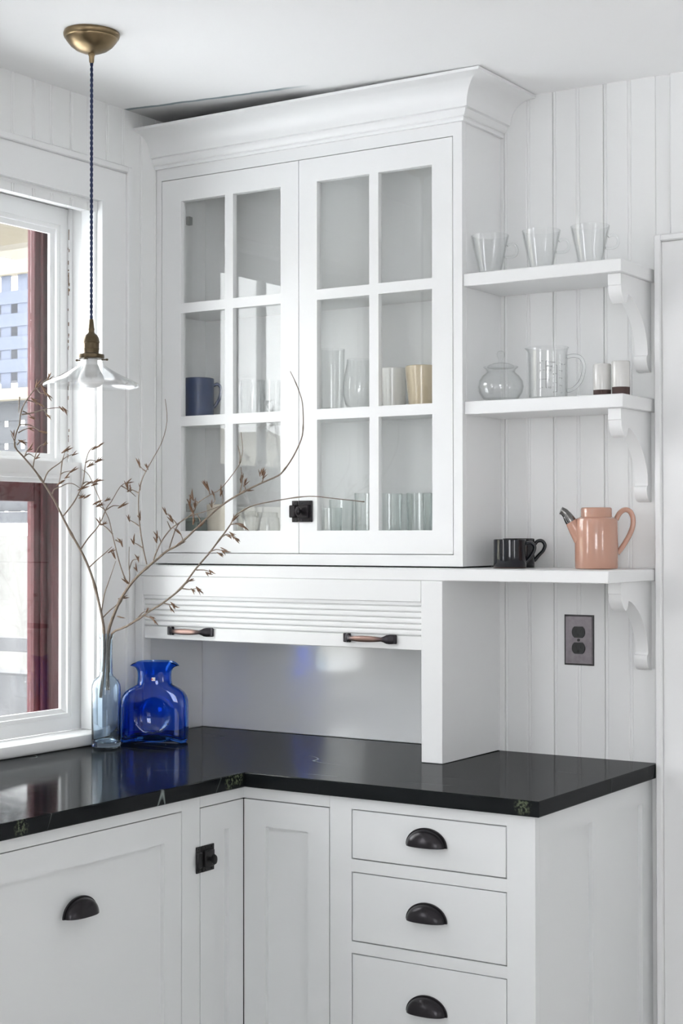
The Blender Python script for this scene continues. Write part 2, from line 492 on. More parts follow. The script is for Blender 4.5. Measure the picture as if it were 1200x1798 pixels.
def plank_mesh(w, h, name):
    """edge-and-centre-bead board: width along +a from 0..w, face at 0, back at -0.0125 (local y), height along z"""
    e = 0.0004
    g = 0.0022; bw = 0.0075; d = 0.0023
    c = w / 2
    prof = [(e, -0.0125), (e, -0.0018), (e + 0.0012, 0)]
    prof += [(c - bw / 2 - g, 0), (c - bw / 2, -d), (c - bw * 0.3, -0.0006), (c, 0), (c + bw * 0.3, -0.0006), (c + bw / 2, -d), (c + bw / 2 + g, 0)]
    q = w - e
    prof += [(q - bw - g, 0), (q - bw, -d), (q - bw * 0.75, -0.0006), (q - bw * 0.4, 0), (q - 0.001, -0.0008), (q, -0.003), (q, -0.0125)]
    m = MB(); n = len(prof)
    v = [(a, b, 0) for a, b in prof] + [(a, b, h) for a, b in prof]
    f = [(i, i + 1, n + i + 1, n + i) for i in range(n - 1)]
    m.add(v, f)
    return m.mesh(name, 'wallpaint', True, 30)
# boards on the back wall (local y face towards room = -y): mirror by rotating pi about z
def back_plank(xl, w, z0, z1):
    me = plank_mesh(w, z1 - z0, 'board')
    return link_mesh('board', me, wall_back, (xl + w, 0, z0), (0, 0, PI))
PB = 0.1352
for k in range(-1, 3):
    back_plank(0.9625 + PB * k, PB, 0.90 if k < 2 else 0.0, 2.556)
# narrow closing board and flat board beyond it, above the door casing
mb = MB(); v = [(1.3686, 0.0, 2.15), (1.4020, 0.011, 2.15), (1.4020, 0.0125, 2.15), (1.3686, 0.0125, 2.15)]
mb.add(v + [(a, b, 2.556) for a, b, c in v], [(0, 1, 5, 4), (1, 2, 6, 5), (2, 3, 7, 6), (3, 0, 4, 7)])
mb.build('board', 'wallpaint', wall_back)
box('board', 'wallpaint', wall_back, 1.4030, 1.62, -0.002, 0.0128, 2.15, 2.555, 0.004)
box('board', 'wallpaint', wall_back, 1.622, 2.60, -0.002, 0.0128, 2.15, 2.555, 0.004)
# boards on the left wall (face towards +x)
PL = 0.1372
for k in range(0, 12):
    y1 = -0.2732 + PL * 2 - PL * k      # upper end of the board in y
    y0 = y1 - PL
    if y0 > 0: continue
    top = 2.60
    z0 = 0.90 if y0 > -0.50 else (2.30 if y0 > -1.30 else 0.0)
    if y0 > -0.50 and y1 < -0.36: z0 = 2.30
    w = min(y1, 0.012) - y0
    me = plank_mesh(PL, top - z0, 'board') if k == 0 or z0 != last_z0 else me
    last_z0 = z0
    link_mesh('board', me, wall_left, (0, y1, z0), (0, 0, -PI / 2))

# ---------------------------------------------------------------- window_1 in the left wall
win = bpy.data.objects.new('window_1', None); col.objects.link(win); win['kind'] = 'structure'
tag(win, 'white double-hung window with flaking paint above the black counter')
YC = (W1[0] + W1[1]) / 2
def mir(y): return 2 * YC - y
for s in (0, 1):
    g = (lambda y: y) if s == 0 else mir
    box('casing_board', 'paint', win, 0.0005, 0.018, g(-.445), g(-.352), .945, 2.3295, 0)
    box('backband', 'paint', win, 0.0005, 0.027, g(-.3515), g(-.333), .915, 2.436, .003)
    box('jamb', 'paint', win, -.135, 0.0003, g(-.437), g(-.426), .937, 2.331)
    box('stop', 'paint', win, -.055, -.004, g(-.448), g(-.4373), .946, 2.320, .004)
    box('parting_strip', 'paint', win, -.0995, -.0925, g(-.450), g(-.4373), .94, 2.320)
box('head_casing', 'paint', win, 0.0005, 0.018, mir(-.352), -.352, 2.3295, 2.417, 0)
box('backband', 'paint', win, 0.0005, 0.027, mir(-.3515), -.3515, 2.4175, 2.436, .003)
box('head_jamb', 'paint', win, -.135, 0.0003, mir(-.4365), -.4365, 2.3205, 2.332)
box('stop', 'paint', win, -.055, -.004, mir(-.449), -.449, 2.3085, 2.3203, .004)
# stool with a rounded nose
prof = [(-.056, .915), (.0185, .915), (.0215, .917), (.0235, .923), (.0235, .936), (.021, .943), (.016, .946), (-.056, .948)]
MB().prism(prof, lambda a, b, t: (a, t, b), mir(-.415), -.415).build('stool', 'paint', win)
box('sill', 'paint', win, -.20, -.057, W1[0] + .001, W1[1] - .001, .905, .9365)
# flaked paint on the parting strips: chips down to the wood
rc = random.Random(11)
chips = [(1.955 + rc.uniform(0, .32) ** 1.0 if k < 16 else rc.uniform(1.66, 1.96)) for k in range(26)]
for k, cz in enumerate(chips):
    h = rc.uniform(.002, .006) if k > 2 else rc.uniform(.010, .018)
    x = rc.uniform(-.0985, -.0945)
    box('paint_chip', 'chip', win, x, x + rc.uniform(.0012, .0035), -.4505, -.4499, cz - h, cz + h, 0)
def sash(name, xf, xb, z0, z1, rt, rb, stw, bev, xg, muntin):
    """frame mesh with bevelled glazing edge, panes as children"""
    y0, y1 = W1[0] + .0015, W1[1] - .0015
    m = MB()
    m.box(xb, xf, y1 - stw, y1, z0, z1); m.box(xb, xf, y0, y0 + stw, z0, z1)
    m.box(xb, xf, y0 + stw, y1 - stw, z0, z0 + rb); m.box(xb, xf, y0 + stw, y1 - stw, z1 - rt, z1)
    a0, a1, b0, b1 = y0 + stw, y1 - stw, z0 + rb, z1 - rt
    xm = xf - .006
    def ring(t, x): return [(x, a0 + t, b0 + t), (x, a1 - t, b0 + t), (x, a1 - t, b1 - t), (x, a0 + t, b1 - t)]
    R = [ring(0, xf - .002), ring(bev * .45, xf - .003), ring(bev * .5, xf - .009), ring(bev, xg + .004), ring(bev, xg - .004)]
    v = [p for r in R for p in r]
    f = [(4 * i + k, 4 * i + (k + 1) % 4, 4 * i + 4 + (k + 1) % 4, 4 * i + 4 + k) for i in range(len(R) - 1) for k in range(4)]
    m.add(v, f)
    o = m.build(name, 'paint', win)
    def pane(c0, c1):
        MB().box(xg - .0015, xg + .0015, c0, c1, b0 + bev * .6, b1 - bev * .6).build('pane', 'pane', o)
    if muntin:
        yc = (a0 + a1) / 2
        MB().box(xg - .010, xf - .004, yc - .014, yc + .014, b0 + bev, b1 - bev, .004).build('muntin', 'paint', o)
        pane(a0 + bev * .6, yc - .004); pane(yc + .004, a1 - bev * .6)
    else:
        pane(a0 + bev * .6, a1 - bev * .6)
    return o
sash('lower_sash', -.057, -.0915, .949, 1.646, .033, .034, .041, .022, -.077, False)
sash('upper_sash', -.1003, -.1335, 1.612, 2.3185, .046, .034, .038, .024, -.119, True)

# storm window outside
st = thing('storm_window', 'barn red storm window frame with glass behind the white sash', 'window', (-.17, YC, .95))
def sbox(n, m, x0, x1, y0, y1, z0, z1, b=.002):
    return MB().box(x0 + .17, x1 + .17, y0 - YC, y1 - YC, z0 - .95, z1 - .95, b).build(n, m, st)
for s in (0, 1):
    g = (lambda y: y) if s == 0 else mir
    sbox('stile', 'redpaint', -.187, -.160, g(-.438), g(-.510), .94, 2.33)
    sbox('bead', 'redpaint', -.1595, -.150, g(-.482), g(-.492), .95, 2.32, .003)
    sbox('blind_stop', 'redpaint', -.1585, -.137, g(-.438), g(-.466), .94, 2.325, .003)
sbox('rail', 'redpaint', -.187, -.160, mir(-.5105), -.5105, 2.275, 2.33)
sbox('rail', 'redpaint', -.187, -.160, mir(-.5105), -.5105, 1.545, 1.600)
sbox('rail', 'redpaint', -.187, -.160, mir(-.5105), -.5105, .938, .956)
sbox('pane', 'pane', -.175, -.172, mir(-.511), -.511, .957, 1.544, 0)
sbox('pane', 'pane', -.175, -.172, mir(-.511), -.511, 1.601, 2.274, 0)

# ---------------------------------------------------------------- other windows (behind the camera), the right-wall one added for fill
def plain_window(name, W, wall):
    r = bpy.data.objects.new(name, None); col.objects.link(r); r['kind'] = 'structure'
    a, b, z0, z1 = W
    def bx(n, m, u0, u1, d0, d1, c0, c1):
        if wall == 'left': MB().box(d0, d1, u0, u1, c0, c1).build(n, m, r)
        elif wall == 'right': MB().box(XR - d0, XR - d1, u0, u1, c0, c1).build(n, m, r)
        else: MB().box(u0, u1, YF + d0, YF + d1, c0, c1).build(n, m, r)
    mid = (z0 + z1) / 2
    for u0, u1 in ((a, a + .05), (b - .05, b)): bx('stile', 'paint', u0, u1, -.10, -.06, z0, z1)
    for c0, c1 in ((z0, z0 + .06), (mid - .02, mid + .02), (z1 - .05, z1)): bx('rail', 'paint', a + .05, b - .05, -.10, -.06, c0, c1)
    bx('mullion', 'paint', (a + b) / 2 - .02, (a + b) / 2 + .02, -.10, -.06, z0 + .06, z1 - .05)
    o = -.0125 if wall == 'left' else .0005
    for u0, u1 in ((a - .1, a), (b, b + .1)): bx('casing_board', 'paint', u0, u1, o, o + .02, z0 - .03, z1 + .1)
    bx('head_casing', 'paint', a, b, o, o + .02, z1, z1 + .1)
    return r
plain_window('window_2', W2, 'left')
plain_window('window_3', W3, 'front')
plain_window('fill_window', W_FILL, 'right')

# ---------------------------------------------------------------- door casing at the right of the back wall
tr = bpy.data.objects.new('trim_1', None); col.objects.link(tr); tr['kind'] = 'structure'
box('backband', 'paint', tr, 1.3724, 1.389, -.028, -.0025, 0, 2.165, .003)
box('backband', 'paint', tr, 1.389, 2.48, -.028, -.0025, 2.149, 2.165, .003)
box('casing_board', 'paint', tr, 1.3892, 1.49, -.018, -.0025, 0, 2.1487)
box('head_casing', 'paint', tr, 1.4902, 2.40, -.018, -.0025, 2.05, 2.1487)
dr = bpy.data.objects.new('door_1', None); col.objects.link(dr); dr['kind'] = 'structure'
box('door_panel', 'paint', dr, 1.495, 2.395, -.012, .012, 0.005, 2.045)

# ================================================================ CABINETS
CT = 0.914; CB = 0.881
FY = -0.630; FX = 0.613
# ---- counter top
mb = MB()
out = [(.0005, -.0005), (.0005, -2.6), (.631, -2.6), (.631, -.648), (1.372, -.648), (1.372, -.0005)]
def inset(pts, d):
    n = len(pts); r = []
    for i in range(n):
        p0, p1, p2 = Vector(pts[i - 1]), Vector(pts[i]), Vector(pts[(i + 1) % n])
        e1 = (p1 - p0).normalized(); e2 = (p2 - p1).normalized()
        n1 = Vector((-e1.y, e1.x)); n2 = Vector((-e2.y, e2.x))
        k = (n1 + n2) / (1 + n1.dot(n2)); r.append(tuple(p1 + k * d))
    return r
c = .0022
rings = [(inset(out, c), CB), (out, CB + c), (out, CT - c), (inset(out, c), CT)]
v = [(x, y, z) for pts, z in rings for x, y in pts]; n = 6
f = [tuple(range(n - 1, -1, -1)), tuple(range(3 * n, 4 * n))]
f += [(n * i + k, n * i + (k + 1) % n, n * i + n + (k + 1) % n, n * i + n + k) for i in range(3) for k in range(n)]
ctop = mb.add(v, f).build('countertop', 'stone', smooth=False)
tag(ctop, 'black soapstone countertop with pale veins turning the corner', 'countertop')

def front_box(name, mat, parent, face, u0, u1, z0, z1, d0, d1, b=.0012):
    """box on a cabinet front. face 'y': u=x, outward -y from FY; face 'x': u=y, outward +x from FX. d = outward distance"""
    if face == 'y': return MB().box(u0, u1, FY - d1, FY - d0, z0, z1, b).build(name, mat, parent)
    return MB().box(FX + d0, FX + d1, u0, u1, z0, z1, b).build(name, mat, parent)
def shaker(name, parent, face, u0, u1, z0, z1, pu0, pu1, pz0, pz1, mat='basepaint'):
    """inset door: frame with a recessed panel, one mesh + panel sub-part"""
    def fn(a, d, z): return (a, FY - d, z) if face == 'y' else (FX + d, a, z)
    m = MB()
    def bb(a0, a1, c0, c1, d0, d1, b=0):
        p = fn(a0, d0, c0); q = fn(a1, d1, c1)
        m.box(p[0], q[0], p[1], q[1], p[2], q[2], b)
    bb(u0, pu0, z0, z1, -.02, 0); bb(pu1, u1, z0, z1, -.02, 0)
    bb(pu0, pu1, pz1, z1, -.02, 0); bb(pu0, pu1, z0, pz0, -.02, 0)
    o = m.build(name, mat, parent)
    m2 = MB()
    p = fn(pu0, -.019, pz0); q = fn(pu1, -.0110, pz1)
    m2.box(p[0], q[0], p[1], q[1], p[2], q[2])
    m2.build('panel', mat, o)
    return o
BASEZ = 0.10
# ---- cup pull mesh (local x along width, -y outwards, z up from the open lower edge)
def cup_pull_mesh():
    a, h, d = .047, .036, .024
    nu, nv = 24, 8
    m = MB(); v = []; f = []
    for i in range(nu + 1):
        u = PI * i / nu
        for j in range(nv + 1):
            t = PI / 2 * j / nv
            v.append((a * math.cos(u) * math.cos(t) ** .8, -(.004 + d * math.sin(t)), h * math.sin(u) * math.cos(t) ** .8))
    for i in range(nu):
        for j in range(nv):
            p = i * (nv + 1) + j; f.append((p, p + 1, p + nv + 2, p + nv + 1))
    m.add(v, f)
    # inner skin
    off = len(m.v)
    m.add([(x * .94, y * .92, z * .94) for x, y, z in v], [tuple(reversed(q)) for q in f])
    # flange against the drawer
    ring = []
    for i in range(nu + 1):
        u = PI * i / nu
        ring.append((math.cos(u), math.sin(u)))
    for i in range(nu):
        for (x, z), (x2, z2) in ((ring[i], ring[i + 1]),):
            q = [(x * (a - .003), z * (h - .003)), (x2 * (a - .003), z2 * (h - .003)), (x2 * (a + .003), z2 * (h + .003)), (x * (a + .003), z * (h + .003))]
            m.add([(p, -.0003, r) for p, r in q] + [(p, -.0045, r) for p, r in q], [(0, 1, 2, 3), (7, 6, 5, 4), (0, 4, 5, 1), (1, 5, 6, 2), (2, 6, 7, 3), (3, 7, 4, 0)])
    return m.mesh('cup_pull', 'bronze', True, 50)
CUP = cup_pull_mesh()

# ---- drawer cabinet
dc = thing('drawer_cabinet', 'white base cabinet with three inset drawers and a panelled end', 'cabinet', (0, 0, 0))
EX = 1.354
DX0, DX1 = .9097, 1.287
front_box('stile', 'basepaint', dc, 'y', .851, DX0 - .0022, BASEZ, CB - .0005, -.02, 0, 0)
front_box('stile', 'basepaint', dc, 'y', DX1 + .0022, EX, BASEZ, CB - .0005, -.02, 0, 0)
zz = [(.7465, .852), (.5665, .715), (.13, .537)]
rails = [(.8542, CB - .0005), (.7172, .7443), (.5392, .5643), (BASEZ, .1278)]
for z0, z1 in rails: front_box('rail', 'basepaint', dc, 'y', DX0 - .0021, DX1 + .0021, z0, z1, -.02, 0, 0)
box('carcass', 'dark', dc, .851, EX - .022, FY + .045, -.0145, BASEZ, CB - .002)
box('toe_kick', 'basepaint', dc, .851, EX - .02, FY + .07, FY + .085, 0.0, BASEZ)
for (z0, z1), pz in zip(zz, (.7925, .6335, .437)):
    o = front_box('drawer', 'basepaint', dc, 'y', DX0, DX1, z0, z1, -.019, 0)
    link_mesh('cup_pull', CUP, o, (1.0985, FY, pz))
# end panel with two recessed fields
m = MB()
def ep(a0, a1, c0, c1, x0=EX - .02, x1=EX): m.box(x0, x1, a0, a1, c0, c1)
for a0, a1 in ((FY + .0205, -.554), (-.3445, -.283), (-.064, -.0015)): ep(a0, a1, 0.0, CB - .0005)
for a0, a1 in ((-.554, -.3445), (-.283, -.064)):
    ep(a0, a1, .826, CB - .0005); ep(a0, a1, 0.0, .16)
e = m.build('end_panel', 'basepaint', dc)
for a0, a1 in ((-.554, -.3445), (-.283, -.064)):
    MB().box(EX - .0195, EX - .0105, a0, a1, .16, .826).build('panel', 'basepaint', e)

# ---- corner cabinet with the two-leaf door
cc = thing('corner_cabinet', 'white corner base cabinet with a two-leaf panelled door', 'cabinet', (0, 0, 0))
DT = .8505
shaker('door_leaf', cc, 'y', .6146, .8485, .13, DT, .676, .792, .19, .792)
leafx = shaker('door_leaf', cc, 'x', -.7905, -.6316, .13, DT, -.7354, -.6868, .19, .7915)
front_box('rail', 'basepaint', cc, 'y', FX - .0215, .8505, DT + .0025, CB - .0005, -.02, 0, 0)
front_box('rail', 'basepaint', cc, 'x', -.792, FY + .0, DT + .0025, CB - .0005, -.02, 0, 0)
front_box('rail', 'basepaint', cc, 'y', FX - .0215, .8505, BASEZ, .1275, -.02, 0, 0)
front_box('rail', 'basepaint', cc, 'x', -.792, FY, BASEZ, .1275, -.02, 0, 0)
box('carcass', 'dark', cc, .02, .849, FY + .045, -.0145, BASEZ, CB - .002)
box('carcass', 'dark', cc, .02, FX - .045, -.79, FY + .0445, BASEZ, CB - .002)

# ---- panel-front cabinet on the window side
pc = thing('panel_front_cabinet', 'white base cabinet with one wide panelled front under the window', 'cabinet', (0, 0, 0))
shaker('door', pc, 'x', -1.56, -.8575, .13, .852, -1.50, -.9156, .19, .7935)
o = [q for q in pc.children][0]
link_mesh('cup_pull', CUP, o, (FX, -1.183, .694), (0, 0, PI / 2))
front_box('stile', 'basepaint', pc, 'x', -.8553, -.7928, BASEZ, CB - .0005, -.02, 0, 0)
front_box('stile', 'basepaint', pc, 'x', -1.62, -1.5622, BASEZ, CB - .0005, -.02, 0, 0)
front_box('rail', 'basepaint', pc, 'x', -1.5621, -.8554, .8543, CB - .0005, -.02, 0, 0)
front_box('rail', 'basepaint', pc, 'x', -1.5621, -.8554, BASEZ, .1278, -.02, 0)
box('carcass', 'dark', pc, .02, FX - .045, -1.62, -.7935, BASEZ, CB - .002)
box('toe_kick', 'basepaint', pc, FX - .085, FX - .07, -2.6, -.79, 0, BASEZ)
pc2 = thing('sink_cabinet', 'white base cabinet at the far end of the window counter', 'cabinet', (0, 0, 0))
front_box('door', 'basepaint', pc2, 'x', -2.55, -1.6225, BASEZ, CB - .0005, -.02, 0, 0)
box('carcass', 'dark', pc2, .02, FX - .045, -2.6, -1.6225, BASEZ, CB - .002)

# ---- cupboard latch (local x across, -y outwards, z up)
def latch(parent, loc, rz, mat, w=.060, h=.055, side=1):
    r = MB().box(-w / 2 + .0185, w / 2, -.004, -.0003, -h / 2, h / 2, .0008).build('latch', mat, parent)
    r.location = loc; r.rotation_euler = (0, 0, rz)
    MB().box(-w / 2 + .021, w / 2 - .008, -.012, -.0042, -h / 2 + .0105, h / 2 - .0105, .0015).build('case', mat, r)
    MB().box(-w / 2 - .001, -w / 2 + .0165, -.004, -.0003, -h / 2, h / 2, .0008).build('keeper', mat, r)
    MB().box(-w / 2 - .006, -w / 2 + .012, -.011, -.0042, -h / 2 + .0115, h / 2 - .0115, .002).build('keeper_hook', mat, r)
    k = MB()
    k.tube([(.002, -.0122, 0), (.002, -.022, 0)], .0042, 12)
    k.build('knob_stem', mat, r)
    k = MB()
    prof = [(0.0, 0), (.006, .0004), (.0095, .003), (.0105, .006), (.0085, .010), (.004, .012), (0, .0123)]
    k.lathe(prof, 20); k.v = [(x * .72, -z, y * 1.12) for x, y, z in k.v]
    k.v = [(x + .002, y - .0205, z) for x, y, z in k.v]
    k.build('knob', mat, r)
    for sx in (-w / 2 + .006, .000, w / 2 - .009):
        for sz in (-h / 2 + .005, h / 2 - .005):
            q = MB().lathe([(0, 0), (.0026, 0), (.0024, .001), (.0008, .0016), (0, .0016)], 10)
            q.v = [(x + sx, -.0041 - z, y + sz) for x, y, z in q.v]
            q.build('screw', mat, r)
    return r
latch(cc, (FX, -.776, .7385), PI / 2, 'ironblack', w=.062, h=.058)
# (the lower latch belongs to the corner cabinet's window-side leaf)

# ================================================================ UPPER GLASS CABINET
UX1, UY, UZ0, UZ1 = .954, -.204, 1.379, 2.4575
uc = thing('glass_front_cabinet', 'tall white wall cabinet with two six-pane glass doors and crown moulding', 'cabinet', (0, 0, 0))
D = [(.0205, .4733, .0865, .4170, .2355, .2625), (.4755, .9271, .531, .870, .689, .716)]
DZ0, DZ1 = 1.409, 2.4225
box('side_panel', 'paint', uc, UX1 - .018, UX1, UY + .0205, -.001, UZ0, UZ1)
box('side_panel', 'paint', uc, .001, .0185, UY + .0205, -.001, UZ0, UZ1)
box('back_panel', 'paint', uc, .019, UX1 - .0185, -.010, -.001, UZ0, UZ1, 0)
box('bottom_panel', 'paint', uc, .019, UX1 - .0185, UY + .0205, -.0105, 1.402, 1.420)
box('top_panel', 'paint', uc, .019, UX1 - .0185, UY + .0205, -.0105, 2.43, 2.448)
box('shelf', 'paint', uc, .019, UX1 - .0185, -.172, -.0105, 1.757, 1.775)
box('shelf', 'paint', uc, .019, UX1 - .0185, -.172, -.0105, 2.061, 2.079)
ff = MB()
ff.box(.001, .0183, UY, UY + .020, UZ0, UZ1); ff.box(.9293, UX1, UY, UY + .020, UZ0, UZ1)
ff.box(.0183, .9293, UY, UY + .020, UZ0, DZ0 - .0022); ff.box(.0183, .9293, UY, UY + .020, DZ1 + .0022, UZ1)
ff.build('face_frame', 'paint', uc)
box('spacer', 'dark', uc, .02, UX1 - .02, UY + .025, -.02, 1.3756, UZ0 - .0002, 0)
RZ = [(1.7505, 1.7775), (2.0575, 2.0840)]
PZ0, PZ1 = 1.467, 2.362
doors = []
for (x0, x1, a0, a1, m0, m1) in D:
    m = MB()
    yb = UY + .020
    m.box(x0, a0, UY, yb, DZ0, DZ1); m.box(a1, x1, UY, yb, DZ0, DZ1)
    m.box(a0, a1, UY, yb, DZ0, PZ0); m.box(a0, a1, UY, yb, PZ1, DZ1)
    d_ = m.build('door', 'paint', uc); doors.append(d_)
    MB().box(m0, m1, UY, yb - .003, PZ0, PZ1).build('muntin', 'paint', d_)
    for z0, z1 in RZ:
        for b0, b1 in ((a0, m0), (m1, a1)):
            MB().box(b0, b1, UY, yb - .003, z0, z1).build('muntin', 'paint', d_)
    zs = [PZ0, RZ[0][0], RZ[0][1], RZ[1][0], RZ[1][1], PZ1]
    for i in range(3):
        for b0, b1 in ((a0, m0), (m1, a1)):
            p_ = MB().box(b0 + .0002, b1 - .0002, UY + .0115, UY + .0140, zs[2 * i] + .0002, zs[2 * i + 1] - .0002).build('pane', 'cabpane', d_)
for hz in (2.312, 1.53):
    MB().box(.087, .100, UY + .0205, UY + .034, hz - .011, hz + .011, .001).build('hinge', 'hinge', doors[0])
latch(doors[1], (.487, UY, 1.5165), 0, 'bronze', w=.062, h=.055)

# crown moulding
prof = [(.0005, 0.0), (.0085, .0), (.0105, .006), (.0095, .010), (.013, .0115), (.017, .016), (.020, .0225), (.020, .027), (.0275, .0285), (.0285, .033)]
for k in range(1, 11):
    t = k / 10 * PI / 2
    prof.append((.0285 + .0615 * (1 - math.cos(t)), .033 + .0545 * math.sin(t)))
prof += [(.0985, .0885), (.0985, .0955), (.0005, .0955)]
st_ = [lambda p: (.0008, UY - p), lambda p: (UX1 + p, UY - p), lambda p: (UX1 + p, -.0008)]
v = []; n = len(prof)
for s in st_:
    for p, h in prof: x, y = s(p); v.append((x, y, UZ1 - .0012 + h))
f = [(i * n + k, i * n + (k + 1) % n, (i + 1) * n + (k + 1) % n, (i + 1) * n + k) for i in range(2) for k in range(n)]
f += [tuple(range(n)), tuple(2 * n + k for k in range(n - 1, -1, -1))]
MB().add(v, f).build('crown_moulding', 'paint', uc, angle=25)

# ================================================================ APPLIANCE GARAGE under the long shelf
GY = -.294
ag = thing('appliance_garage', 'white counter-top cupboard with a half-open roll-up slatted door', 'cabinet', (0, 0, 0))
box('side_panel', 'paint', ag, .890, .948, GY, -.0005, CT + .0008, 1.3465)
box('stile', 'paint', ag, .0285, .031, GY + .001, GY + .03, CT + .0008, 1.2945, 0)
box('stile', 'paint', ag, .0285 - .0275, .0283, GY, GY + .03, CT + .0008, 1.3465)
box('rail', 'paint', ag, .0285, .8895, GY, GY + .02, 1.2955, 1.3465)
box('back_panel', 'gloss', ag, .0045, .8895, -.0045, -.0005, CT + .0015, 1.3465, 0)
box('inner_panel', 'gloss', ag, .0005, .0042, GY + .0305, -.005, CT + .0015, 1.3465, 0)
td = MB().box(.0315, .8895, GY + .004, GY + .018, 1.180, 1.2135, .0015).build('tambour_door', 'paint', ag)
for i in range(7):
    z0 = 1.2142 + i * .0141
    pr_ = [(GY + .016, z0), (GY + .008, z0), (GY + .0045, z0 + .003), (GY + .004, z0 + .007), (GY + .0045, z0 + .0105), (GY + .008, z0 + .0134), (GY + .016, z0 + .0134)]
    MB().prism(pr_, lambda a, b, t: (t, a, b), .0315, .8895).build('slat', 'paint', td)
def bar_pull(parent, x, z):
    L = .0655
    pts = []; rad = []; fl = []
    for k in range(25):
        s = -1 + 2 * k / 24
        a = abs(s)
        out = .021 * max(0, 1 - a ** 5)
        pts.append((s * L * (1 if a < .9 else 1), -(.004 + out), 0))
        if a > .86: w = .0115
        elif a > .66: w = .0050 + (.0115 - .0050) * ((a - .66) / .20) ** 1.5
        else: w = .0050 + .0027 * (1 - (a / .66) ** 2)
        rad.append(w); fl.append(.62 if a < .7 else .40)
    m = MB().tube(pts, rad, 14, flat=fl, up=(0, 0, 1))
    for s in (-1, 1):
        m.box(s * L - .011, s * L + .011, -.006, -.0004, -.0112, .0112, .0018)
    o = m.build('bar_pull', 'copper', parent)
    o.location = (x, GY + .004, z)
    return o
bar_pull(td, .1895, 1.203); bar_pull(td, .745, 1.204)

# ================================================================ SHELVES WITH BRACKETS
def bracket_mesh():
    """side profile (y,z): y=0 wall, negative towards room; z=0 top"""
    Dp, H = .182, .213
    p = [(-.0008, -.0003), (-Dp, -.0003), (-Dp, -.026), (-Dp + .0015, -.0275)]
    for k in range(0, 7):          # outer bulge down to the curl
        t = k / 6
        p.append((-Dp + .002 + .0205 * t ** 1.8, -.030 - .0345 * t ** .75))
    p += [(-Dp + .028, -.066), (-Dp + .034, -.063), (-Dp + .039, -.055), (-Dp + .043, -.044)]
    for k in range(1, 13):         # long arc to the foot
        t = k / 12
        p.append((-Dp + .043 + .115 * math.sin(t * PI / 2) ** 1.05, -.044 - .121 * (1 - math.cos(t * PI / 2)) ** .80))
    p += [(-.0235, -.169), (-.0245, -.174), (-.029, -.1770), (-.0305, -.182)]
    for k in range(1, 7):
        t = k / 6 * PI / 2
        p.append((-.0305 + .0215 * (1 - math.cos(t)), -.182 - .0295 * math.sin(t)))
    p += [(-.0008, -H)]
    return MB().prism(p, lambda a, b, t: (t, a, b), -.016, .016).mesh('bracket', 'paint', True, 25)
BR = bracket_mesh()
def shelf_thing(name, label, x0, x1, y0, z0, z1, bx, y1=-.0008):
    t = thing(name, label, 'shelf', (x0, 0, z0), 0, 'painted shelves on scrolled brackets')
    MB().box(0, x1 - x0, y0, y1, 0, z1 - z0, .0018).build('board', 'paint', t)
    link_mesh('bracket', BR, t, (bx - x0, 0, -.0002))
    return t
shelf_thing('wall_shelf', 'white bracket shelf carrying three clear glass cups', UX1 + .0005, 1.3643, -.1998, 2.0562, 2.087, 1.3393)
shelf_thing('wall_shelf', 'white bracket shelf carrying the glass measuring jug', UX1 + .0005, 1.3656, -.1954, 1.7465, 1.7781, 1.3385)
shelf_thing('long_shelf', 'long white shelf board under the glass cabinet, pink teapot on it', .0008, 1.3695, -.2906, 1.3468, 1.3752, 1.3375)

# ================================================================ PENDANT LAMP
PX, PY = .4104, -.9241
pz = ceil_z(PX)
lamp = thing('pendant_lamp', 'pendant lamp with clear glass cone shade on a twisted navy cord', 'lamp', (PX, PY, 0))
MB().lathe([(0, 0), (.061, 0), (.0625, -.004), (.0622, -.008), (.0605, -.0125), (.0578, -.0145), (.0575, -.0165), (.055, -.020), (.047, -.030), (.036, -.0385), (.022, -.0445), (.009, -.0475), (0, -.048)], 48, cz=pz - .0003).build('canopy', 'brass', lamp)
MB().lathe([(0, 0), (.0075, 0), (.0075, -.004), (.0062, -.0055), (.0055, -.018), (.0042, -.0215), (0, -.0215)], 20, cz=pz - .0478).build('cord_grip', 'brass', lamp)
ztop, zbot = pz - .069, 1.930
cd_ = MB()
N = 330
for ph in (0, PI):
    pts = []
    for i in range(N + 1):
        z = ztop + (zbot - ztop) * i / N
        a = (ztop - z) / .0235 * 2 * PI + ph
        pts.append((.0017 * math.cos(a), .0017 * math.sin(a), z))
    cd_.tube(pts, .0020, 7)
cd_.build('cord', 'cord', lamp)
MB().lathe([(0, 0), (.0040, 0), (.0050, -.004), (.0064, -.020), (.0070, -.0215), (.0070, -.024), (.0066, -.0255), (.0066, -.034), (0, -.034)], 20, cz=1.936).build('cord_grip', 'brassdark', lamp)
MB().lathe([(0, .002), (.0068, .001), (.0085, -.002), (.0135, -.006), (.0168, -.012), (.0182, -.019), (.0186, -.0225), (.0176, -.0235), (.0174, -.034), (.0182, -.036), (.0172, -.038), (.0166, -.048), (0, -.048)], 32, cz=1.906).build('socket', 'brassdark', lamp)
MB().lathe([(0, 0), (.016, 0), (.0235, -.003), (.0285, -.0035), (.0290, -.010), (.0275, -.0125), (.024, -.0125), (0, -.0120)], 36, cz=1.8605).build('shade_holder', 'brassdark', lamp)
for a in (28, 195, 290):
    a = math.radians(a + 0)
    c_, s_ = math.cos(a), math.sin(a)
    t = MB().tube([(.023 * c_, .023 * s_, 1.8455), (.034 * c_, .034 * s_, 1.8455)], .0016, 8)
    t.lathe([(0, -.0024), (.0022, -.0020), (.0034, 0), (.0022, .0020), (0, .0024)], 12, cx=.0355 * c_, cy=.0355 * s_, cz=1.8455)
    t.build('thumb_screw', 'brassdark', lamp)
